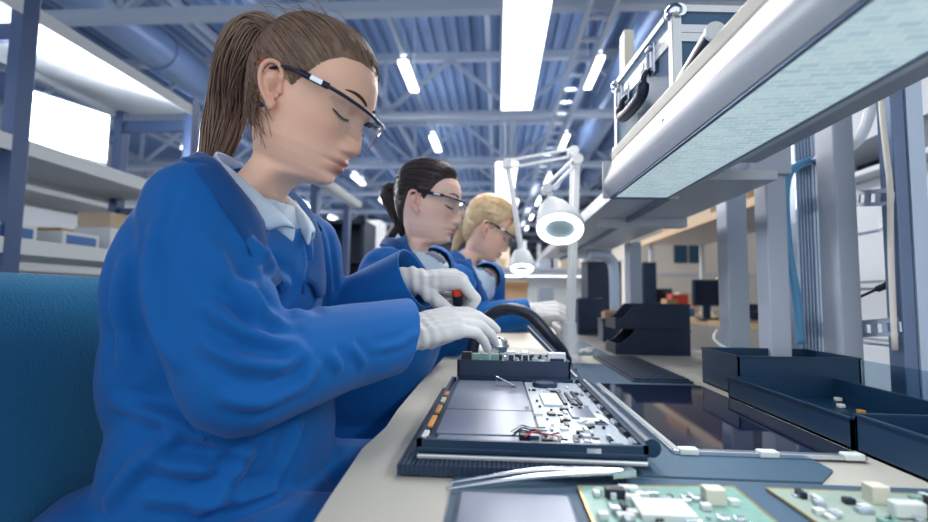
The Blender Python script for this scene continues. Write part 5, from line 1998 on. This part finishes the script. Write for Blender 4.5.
ch = chair(-.40, .72, math.radians(-4))
for (x, y, lb) in ((-.38, 1.38, 'teal office chair under the dark-haired young woman'), (-.38, 1.88, 'teal office chair under the blond woman')):
    c_ = copy_tree(ch)
    c_.location = (x, y, 0)
    c_['label'] = lb
ch['group'] = 'office chairs at the bench'
for o in bpy.data.objects:
    if o.name.startswith('office_chair'):
        o['group'] = 'office chairs at the bench'


# ---- white storage rack on the left
def rack(label, x0, x1, ys, levels, top, group=None, post='rack_post'):
    th = thing('storage_rack', label, 'rack', ((x0 + x1) / 2, (ys[0] + ys[-1]) / 2, 0), 0, group)
    for y in ys:
        for x in (x0, x1):
            MB().b2((x - .028, y - .035, 0), (x + .028, y + .035, top), .003).build('post', post, th)
        for z in levels:
            MB().b2((x0, y - .015, z - .13), (x1, y + .015, z - .06)).build('cross_beam', post, th)
    for z in levels:
        MB().b2((x0 - .02, ys[0] - .03, z), (x1 + .02, ys[-1] + .03, z + .02)).build('shelf', 'rack_shelf', th)
        for x in (x0 - .025, x1 + .018):
            MB().b2((x, ys[0] - .035, z - .035), (x + .008, ys[-1] + .035, z + .03), .002).build('shelf_edge', 'rack_shelf', th)
    return th


RX1 = P(190, 150, 2.88).x
RX0 = RX1 - .47
rk = rack('white-shelved storage rack with blue posts at upper left', RX0, RX1, (.70, 1.785, 2.88), (.52, 1.15, 1.56, P(194, 112, 2.88).z), P(194, 100, 2.88).z)
wl = thing('work_lamp', 'glaring white work lamp on the middle shelf of the left rack', 'lamp', P(44, 112, 2.35))
c = P(40, 110, 2.40)
c = V((RX0 + .10, 2.35, 1.84))
R = Matrix.Rotation(math.radians(-20), 3, 'Z')
MB().box(c, (.06, .46, .30), R, .01).build('housing', 'white_paint', wl)
MB().box(c + R @ V((.033, 0, 0)), (.006, .43, .27), R, .002).build('light_panel', 'work_lamp', wl)
MB().b2((c.x - .05, c.y - .10, 1.60), (c.x + .05, c.y + .10, 1.615)).b2((c.x - .012, c.y - .02, 1.61), (c.x + .012, c.y + .02, c.z - .14)).build('stand', 'steel_dark', wl)
rr_ = random.Random(5)
for k, (y, lb) in enumerate([(1.55, 'blue'), (1.80, 'blue'), (2.12, 'blue')]):
    x = RX1 - .07
    th = thing('parts_bin', ['blue-fronted parts bin on the rack shelf nearest the left picture edge', 'blue-fronted parts bin on the rack, middle one', 'blue-fronted parts bin on the rack, nearest to the white box'][k], 'bin', (x, y, 1.1705), 0, 'bins on the left rack')
    MB().b2((x - .1, y - .10, 1.1705), (x + .08, y + .10, 1.24), .003).build('body', 'rack_shelf', th)
    MB().b2((x + .08, y - .08, 1.185), (x + .083, y + .08, 1.225)).build('front_label', 'bin_blue', th)
o = MB().b2((RX1 - .22, 2.32, 1.1705), (RX1 - .02, 2.48, 1.30), .003).build('box', 'cabinet_white', None, loc=(RX1 - .12, 2.4, 1.1705)); tag(o, 'bright white box on the left rack beside the blue-fronted bins', 'box')
o = MB().b2((RX0 + .05, 2.55, 1.1705), (RX0 + .25, 2.80, 1.42), .003).build('box', 'carton_pale', None, loc=(RX0 + .15, 2.68, 1.1705)); tag(o, 'pale carton at the back of the left rack', 'carton')
for k, (x, y, w_, h_) in enumerate([(-1.98, 2.1, .14, .22), (-1.98, 2.38, .20, .20)]):
    o = MB().b2((x - w_ / 2, y - .09, .5405), (x + w_ / 2, y + .09, .5405 + h_), .004).build('box', 'cabinet_white', None, loc=(x, y, .5405)); tag(o, ['small white box low on the left rack, beside the wide white box', 'wide white box low on the left rack'][k], 'box')
rk2 = rack('dark storage rack farther left, behind the white-shelved rack', -4.1, -3.5, (1.6, 3.2, 4.8, 6.4), (.5, 1.15, 1.75), 2.3)
for k in range(9):
    y = 1.9 + k * .5
    w_, h_ = rr_.uniform(.2, .4), rr_.uniform(.15, .42)
    z = (1.172, .522)[k % 2]
    o = MB().b2((-3.98, y - w_ / 2, z), (-3.6, y + w_ / 2, z + h_), .004).build('carton' if k % 3 else 'crate', ['cardboard', 'cabinet_dark', 'carton_pale', 'cabinet_white'][k % 4], None, loc=(-3.8, y, z))
    tag(o, 'box stored on the dark rack behind the white-shelved rack', 'box', 'boxes on the dark far-left rack')

# ---- left background seen between the women
lr = thing('light_rail', 'long white light rail on dark posts, between the first two women', 'light rail', (-1.6, 4.6, 1.9))
za = CAMZ + 1.0
MB().b2((-1.65, 3.3, za), (-1.55, 5.35, za + .07), .006).build('housing', 'white_paint', lr)
MB().b2((-1.64, 3.35, za - .008), (-1.56, 5.3, za)).build('diffuser', 'white_plastic', lr)
for y in (3.4, 4.3, 5.25):
    MB().b2((-1.72, y - .04, 0), (-1.655, y + .04, za + .12)).build('post', 'rack_post', lr)
    MB().b2((-1.655, y - .02, za + .072), (-1.56, y + .02, za + .10)).build('arm', 'rack_post', lr)
MB().b2((-2.4, 3.4, .74), (-1.72, 5.25, .78)).build('table_top', 'rack_shelf', lr)
MB().b2((-2.38, 3.4, 0), (-2.32, 5.2, .74)).build('side_panel', 'grey_paint', lr)
dc = thing('cabinet', 'dark equipment cabinet with open shelves behind the first woman', 'cabinet', (-2.05, 6.4, 0))
mb = MB()
mb.b2((-2.45, 6.2, 0), (-2.40, 6.8, 1.95)).b2((-1.80, 6.2, 0), (-1.75, 6.8, 1.95)).b2((-2.45, 6.78, 0), (-1.75, 6.8, 1.95)).b2((-2.45, 6.2, 1.92), (-1.75, 6.8, 1.97))
for z in (.05, .6, 1.0, 1.4):
    mb.b2((-2.4, 6.22, z), (-1.8, 6.78, z + .03))
mb.build('frame', 'cabinet_dark', dc)
for z in (.63, 1.03):
    MB().b2((-2.38, 6.25, z), (-1.85, 6.7, z + .14)).build('drawer', 'rack_post', dc)
MB().b2((-2.5, 6.12, .98), (-1.7, 6.19, 1.04)).build('rail', 'rack_shelf', dc)
wc = thing('cabinet', 'tall plain white cabinet left of the dark-haired woman', 'cabinet', (-2.38, 9.1, 0))
MB().b2((-2.62, 9.0, 0), (-2.24, 9.5, CAMZ + 1.45), .01).build('body', 'cabinet_white', wc)
MB().b2((-2.60, 8.985, .1), (-2.26, 9.0, CAMZ + 1.40), .004).build('door', 'cabinet_white', wc)
MB().b2((-2.31, 8.965, 1.0), (-2.29, 8.985, 1.15), .003).build('handle', 'steel', wc)


# ---- benches further down the hall
def station(x0, x1, y, zs, label, light=True, depth=.6):
    th = thing('workstation', label, 'workbench', ((x0 + x1) / 2, y + depth / 2, 0))
    MB().b2((x0, y, .72), (x1, y + depth, .75), .003).build('table_top', 'rack_shelf', th)
    for x in (x0 + .03, x1 - .03):
        MB().b2((x - .025, y + .02, 0), (x + .025, y + .07, .72)).build('leg', 'white_paint', th)
        MB().b2((x - .025, y + depth - .07, 0), (x + .025, y + depth - .02, zs + .45)).build('post', 'white_paint', th)
    MB().b2((x0, y + .2, zs), (x1, y + depth, zs + .03)).build('shelf', 'white_paint', th)
    MB().b2((x0, y + depth - .03, .9), (x1, y + depth - .01, zs - .05)).build('back_panel', 'rack_shelf', th)
    if light:
        MB().b2((x0 + .08, y + .22, zs - .045), (x1 - .08, y + .32, zs - .002), .004).build('lamp_housing', 'white_paint', th)
        MB().b2((x0 + .10, y + .225, zs - .050), (x1 - .10, y + .315, zs - .0455)).build('lamp_tube', 'panel_lamp', th)
    return th


station(-.06, .98, 4.35, 1.22, 'white workstation with a lit shelf behind the magnifier lamp')
station(-.20, .40, 5.9, 1.28, 'small white workstation with a lit shelf behind the blond woman')
station(.62, 1.75, 6.9, 1.35, 'white workstation further back, left of the far pale post')
station(-.9, .25, 8.6, 1.30, 'white workstation deep in the hall behind the blond woman')
station(.5, 1.7, 10.5, 1.40, 'white workstation deepest in the hall, behind the lamp post')
rs_ = random.Random(31)
KINDS_ = [('carton', 'cardboard', 'brown carton'), ('carton', 'carton_pale', 'pale carton'), ('box', 'cabinet_dark', 'dark box'), ('box', 'cabinet_white', 'white box'), ('crate', 'bin_blue', 'blue crate'), ('box', 'grey_paint', 'grey box')]
PLACES = [(-.06, .98, 4.35, 1.25, .6, 5, 'from left on the shelf behind the magnifier lamp', .10), (-.06, .98, 4.35, .75, .35, 5, 'from left on the table behind the magnifier lamp', .2),
          (-.20, .40, 5.9, 1.31, .6, 3, 'from left on the shelf behind the blond woman', .2), (-.20, .40, 5.9, .75, .35, 2, 'from left on the table behind the blond woman', .2),
          (.62, 1.75, 6.9, 1.38, .6, 5, 'from left on the shelf beyond the far pale post', .3), (.62, 1.75, 6.9, .75, .35, 5, 'from left on the table beyond the far pale post', .3),
          (-.9, .25, 8.6, 1.33, .6, 5, 'from left on the deep shelf past the blond woman', .3), (-.9, .25, 8.6, .75, .35, 4, 'from left on the deep table past the blond woman', .3),
          (.5, 1.7, 10.5, 1.43, .6, 5, 'from left on the shelf of the deepest workstation', .3), (.5, 1.7, 10.5, .75, .35, 5, 'from left on the table of the deepest workstation', .3)]
for (x0, x1, y, z, dy, n_, where, hm) in PLACES:
    for k in range(n_):
        w_ = (x1 - x0) / n_
        xc = x0 + w_ * (k + .5)
        bw, bh = w_ * rs_.uniform(.45, .85), rs_.uniform(.08, .12 + hm)
        nm, m_, d_ = KINDS_[(k * 2 + int(y * 10)) % len(KINDS_)]
        y0 = y + dy - .24 - (.05 if dy > .5 else 0)
        o = MB().b2((xc - bw / 2, y0, z + .0005), (xc + bw / 2, y0 + .2, z + bh), .005).build(nm, m_, None, loc=(xc, y0 + .1, z))
        tag(o, '%s %s %s' % (ORD[k] if k else 'first', d_, where), nm)
# carton behind the blond woman's face and a ring lamp
cb_ = thing('carton', 'brown open carton on the bench right of the blond woman', 'carton', (P(512, 300, 3.0).x, 3.0, .75))
c = P(513, 290, 3.0)
MB().b2((c.x - .09, 2.98, TZ + .001), (c.x + .09, 3.16, P(513, 284, 3.0).z), .003).build('body', 'cardboard', cb_)
MB().box((c.x, 2.95, P(513, 285, 3.0).z), (.18, .08, .004), Matrix.Rotation(-.5, 3, 'X')).build('flap', 'cardboard', cb_)
# dark tall cabinets on the bench behind the bins
pc0 = P(588, 262, 3.3)
dk = thing('cabinet', 'dark tall equipment cabinet on the bench, left of the stacked bins', 'cabinet', (P(600, 300, 3.3).x, 3.4, TZ))
xa, xb = P(588, 300, 3.25).x, P(622, 300, 3.25).x
MB().b2((xa, 3.25, TZ + .001), (xb, 3.5, pc0.z), .004).build('body', 'cabinet_dark', dk)
MB().b2((xa + .01, 3.242, TZ + .02), (xb - .01, 3.25, pc0.z - .02), .002).build('door', 'cabinet_dark', dk)
MB().b2((xa - .01, 3.24, pc0.z), (xb + .01, 3.51, pc0.z + .012), .002).build('top', 'rack_shelf', dk)
bk = thing('cabinet', 'low dark box in front of the tall dark cabinet on the bench', 'box', (P(585, 330, 2.75).x, 2.8, TZ))
xa, xb = P(578, 330, 2.9).x, P(603, 330, 2.9).x
MB().b2((xa, 2.9, TZ + .001), (xb, 3.1, P(590, 298, 2.9).z), .004).build('body', 'cabinet_dark', bk)
MB().b2((xa + .01, 2.893, TZ + .03), (xb - .01, 2.9, TZ + .1), .002).build('drawer', 'cabinet_dark', bk)
# bent steel pole below the far shelf
bp2 = thing('bent_pole', 'bent steel pole under the far white shelf, left of the far post', 'pole', P(615, 330, 2.62))
q = P(615, 340, 2.62); q.z = TZ
MB().tube(crom([q, P(615, 300, 2.62), P(614, 272, 2.62), P(611, 260, 2.62), P(600, 255, 2.60), P(588, 254, 2.58)], 6), .028, 14).build('tube', 'steel', bp2, True)
MB().cyl(q, q + V((0, 0, .012)), .05, n=20).build('foot', 'steel_dark', bp2, True, angle=40)
# dark cabinet seen right of the far post
dk2 = thing('cabinet', 'narrow dark cabinet just right of the far pale post', 'cabinet', (P(650, 300, 4.2).x, 4.3, 0))
xa, xb = P(643, 300, 4.2).x, P(657, 300, 4.2).x
MB().b2((xa, 4.2, 0), (xb, 4.6, P(650, 262, 4.2).z), .004).build('body', 'cabinet_dark', dk2)
MB().b2((xa + .01, 4.19, .05), (xb - .01, 4.2, 1.2), .002).build('door', 'cabinet_dark', dk2)

# ---- row to the right: bench, wooden shelf, wall and machine
b3 = thing('workbench', 'cluttered workbench of the next row, seen between the pale posts', 'workbench', (2.0, 4.6, 0))
MB().b2((1.55, 3.2, .78), (2.5, 6.6, .82), .003).build('worktop', 'wood', b3)
for (x, y) in ((1.6, 3.3), (2.44, 3.3), (1.6, 6.5), (2.44, 6.5)):
    MB().b2((x - .03, y - .03, 0), (x + .03, y + .03, .78)).build('leg', 'grey_paint', b3)
MB().b2((1.60, 3.3, .2), (2.4, 6.4, .24)).build('lower_shelf', 'grey_paint', b3)
ws = thing('wall_shelf', 'long grey shelf with a wooden edge, seen behind the pale posts', 'shelf', (1.9, 4.3, 1.58))
MB().b2((1.64, 3.0, 1.575), (2.3, 5.5, 1.60)).build('board', 'grey_paint', ws)
MB().b2((1.60, 3.0, 1.56), (1.64, 5.5, 1.615)).build('edge', 'wood', ws)
for (x, y) in ((1.70, 3.1), (1.70, 5.4), (2.24, 3.1), (2.24, 5.4)):
    MB().b2((x - .02, y - .02, .82), (x + .02, y + .02, 1.575)).build('support', 'white_paint', ws)
for k, (y, w_, h_, m_) in enumerate([(3.55, .5, .13, 'cardboard'), (4.15, .5, .09, 'carton_pale'), (4.75, .45, .15, 'cardboard')]):
    o = thing('carton', ['flattened brown cartons at the near end of the wooden-edged shelf', 'low pale carton in the middle of the wooden-edged shelf', 'brown carton at the far end of the wooden-edged shelf'][k], 'carton', (1.9, y, 1.6155))
    MB().box((1.90, y, 1.6155 + h_ / 2 + .001), (.42, w_, h_), Matrix.Rotation(.06 * (k - 1), 3, 'Z'), .004).build('body', m_, o)
    MB().box((1.90, y, 1.6165 + h_ + .004), (.40, w_ * .9, .006), Matrix.Rotation(.10 * (k - 1) + .03, 3, 'Z')).build('flap', m_, o)


def monitor(label, x, y, z, w_, h_, rz=0.0):
    th = thing('monitor', label, 'monitor', (x, y, z))
    R = Matrix.Rotation(rz, 3, 'Z')
    c = V((x, y, z))
    MB().box(c + R @ V((0, 0, .10 + h_ / 2)), (w_, .04, h_), R, .006).build('case', 'cabinet_dark', th)
    MB().box(c + R @ V((0, -.022, .10 + h_ / 2)), (w_ - .03, .003, h_ - .03), R).build('screen', 'screen_glass', th)
    MB().box(c + V((0, 0, .055)), (.05, .03, .11), R).build('stand', 'cabinet_dark', th)
    MB().box(c + V((0, 0, .006)), (w_ * .5, .16, .011), R, .003).build('foot', 'cabinet_dark', th)


monitor('dark monitor on the next bench row, between the pale posts', P(706, 290, 3.75).x, 3.75, .8205, .20, .20)
monitor('small dark monitor farther back on the next bench row', P(663, 290, 5.2).x, 5.2, .8205, .18, .16)
for k, (px, y, w_, h_, m_, lb) in enumerate([(680, 4.9, .16, .20, 'red_box', 'small red box among the clutter on the next bench row'), (672, 4.6, .10, .15, 'cardboard', 'small brown box left of the red box on the next row'),
                                             (689, 5.3, .2, .22, 'carton_pale', 'pale carton behind the red box on the next row'), (727, 4.2, .05, .34, 'gold', 'upright yellow strip beside the dark monitor'), (755, 3.7, .14, .12, 'cabinet_dark', 'dark box seen between two pale posts'), (686, 4.35, .14, .07, 'bin_blue', 'low blue box left of the dark monitor on the next row')]):
    x = P(px, 290, y).x
    o = MB().b2((x - w_ / 2, y, .8205), (x + w_ / 2, y + .15, .8205 + h_), .004).build('box', m_, None, loc=(x, y + .07, .8205)); tag(o, lb, 'box')
rc_ = random.Random(77)
for k in range(10):
    a = P(rc_.uniform(690, 770), rc_.uniform(318, 334), 3.35)
    a.z = .832; a.x = min(max(a.x, 1.58), 2.3); a.y = 3.24 + rc_.random() * .25
    pts = [a + V((rc_.uniform(-.2, .2), rc_.uniform(-.05, .2), rc_.uniform(0, .06))) for _ in range(5)]
    for p in pts:
        p.x = min(max(p.x, 1.58), 2.45); p.z = max(p.z, .832)
    o = MB().tube(crom(pts, 6), .006, 6).build('cable', ['navy_plastic', 'blue_hose', 'cabinet_dark'][k % 3], None, True, loc=a)
    tag(o, 'tangled cable among others on the next bench row', 'cable', 'tangled cables on the next bench')
bl2 = thing('partition', 'cream partition wall with two dark panels behind the next bench row', 'partition', (3.0, 7.2, 0))
MB().b2((2.0, 7.2, 0), (4.7, 7.3, 2.55)).build('panel', 'wall_brick', bl2)
for (a, b_) in ((674, 687), (689, 702)):
    x0, x1 = P(a, 250, 7.19).x, P(b_, 250, 7.19).x
    MB().b2((x0, 7.18, P(680, 263, 7.19).z), (x1, 7.199, P(680, 241, 7.19).z)).build('dark_panel', 'teal_dark', bl2)
MB().b2((2.0, 7.17, 1.32), (4.7, 7.199, 1.36)).build('rail', 'white_paint', bl2)

mc = thing('machine', 'large white machine cabinet behind the right posts', 'machine', (2.1, 2.1, 0))
MX = 1.72
mb = MB()
Z0, Z1 = CAMZ + .60, CAMZ + .76
mb.b2((MX, .9, 0), (MX + .8, 2.9, Z0)).b2((MX, .9, Z1), (MX + .8, 2.9, 2.45)).b2((MX + .7, .9, Z0), (MX + .8, 2.9, Z1)).b2((MX, .9, Z0), (MX + .8, 1.0, Z1)).b2((MX, 2.8, Z0), (MX + .8, 2.9, Z1)).b2((MX, 2.05, Z0), (MX + .05, 2.12, Z1))
mb.build('housing', 'cabinet_white', mc)
MB().b2((MX + .3, 1.0, Z0 + .001), (MX + .7, 2.8, Z1 - .001)).build('dark_interior', 'cabinet_dark', mc)
for z in (.55, .80, 1.06):
    MB().b2((MX - .012, 1.0, z), (MX, 2.82, z + .22), .004).build('drawer', 'cabinet_white', mc)
    MB().b2((MX - .014, 1.2, z + .225), (MX - .002, 2.7, z + .232)).build('handle_gap', 'steel_dark', mc)
lx = MX - .0135
y0 = (MX / ((880 - 497) / F))
MB().b2((lx, y0 - .08, CAMZ + .315), (lx + .003, y0 + .10, CAMZ + .375)).build('label_plate', 'white_plastic', mc)
for k in range(3):
    MB().b2((lx - .001, y0 - .06 + .0 * k, CAMZ + .325 + k * .016), (lx, y0 + .08 - .03 * (k % 2), CAMZ + .331 + k * .016)).build('label_line', 'label_ink', mc)
MB().b2((MX - .10, 1.0, Z0 - .035), (MX - .0, 2.85, Z0 - .01), .004).build('ledge', 'cabinet_white', mc)
# ---------------------------------------------------------------- light
w = bpy.data.worlds.new('sky')
SC.world = w
w.use_nodes = True
w.node_tree.nodes['Background'].inputs[0].default_value = (.84, .92, 1, 1)
w.node_tree.nodes['Background'].inputs[1].default_value = 1.2


def area(name, loc, sx, sy, energy, col=(1, 1, 1), rot=(0, 0, 0)):
    l = bpy.data.lights.new(name, 'AREA')
    l.shape = 'RECTANGLE'; l.size = sx; l.size_y = sy; l.energy = energy; l.color = col
    o = bpy.data.objects.new(name, l)
    COL.objects.link(o)
    o.location = loc; o.rotation_euler = rot
    return o


area('panel_light_glow', (.12, 2.15, CAMZ + 1.22), .18, 1.8, 24, (1, .98, .94))
area('panel_light_glow', (.09, 5.3, CAMZ + 1.22), .18, 1.8, 30, (.96, .98, 1))
area('panel_light_glow', (.2, 8.3, CAMZ + 1.49), .2, 1.8, 40, (.96, .98, 1))
for x in (-7.6, -4.25, -1.44, 1.48):
    for k in range(5):
        y = 6.9 + 3.4 * k + (0 if x > -7 else 4.0) + .525
        area('strip_light_glow', (x, y, CAMZ + 3.495), .14, 1.0, 110, (1, .97, .92))
        area('added_roof_fill', (x, y, CAMZ + 3.61), .16, 1.0, 20, (.9, .95, 1), (math.pi, 0, 0))  # upward fill lamp added above the strip lights to brighten the roof
c = S(.06, -.004, -.6)
M_ = Matrix((sv, av, nv)).transposed().to_4x4()
lo = area('bench_light_glow', c, .11, 1.2, 5, (.92, .98, 1))
lo.matrix_world = Matrix.Translation(c) @ M_
wl_ = V((RX0 + .10, 2.35, 1.84))
lo = area('work_lamp_glow', wl_ + V((.12, -.03, 0)), .25, .4, 26, (.86, .9, 1))
lo.rotation_euler = (0, math.radians(-90), math.radians(-20))
SC.view_settings.view_transform = 'Standard'
SC.view_settings.look = 'None'
SC.view_settings.gamma = 1
SC.view_settings.exposure = 0.12
SC.cycles.max_bounces = 6
SC.cycles.sample_clamp_indirect = 6
SC.cycles.caustics_reflective = False
SC.cycles.caustics_refractive = False
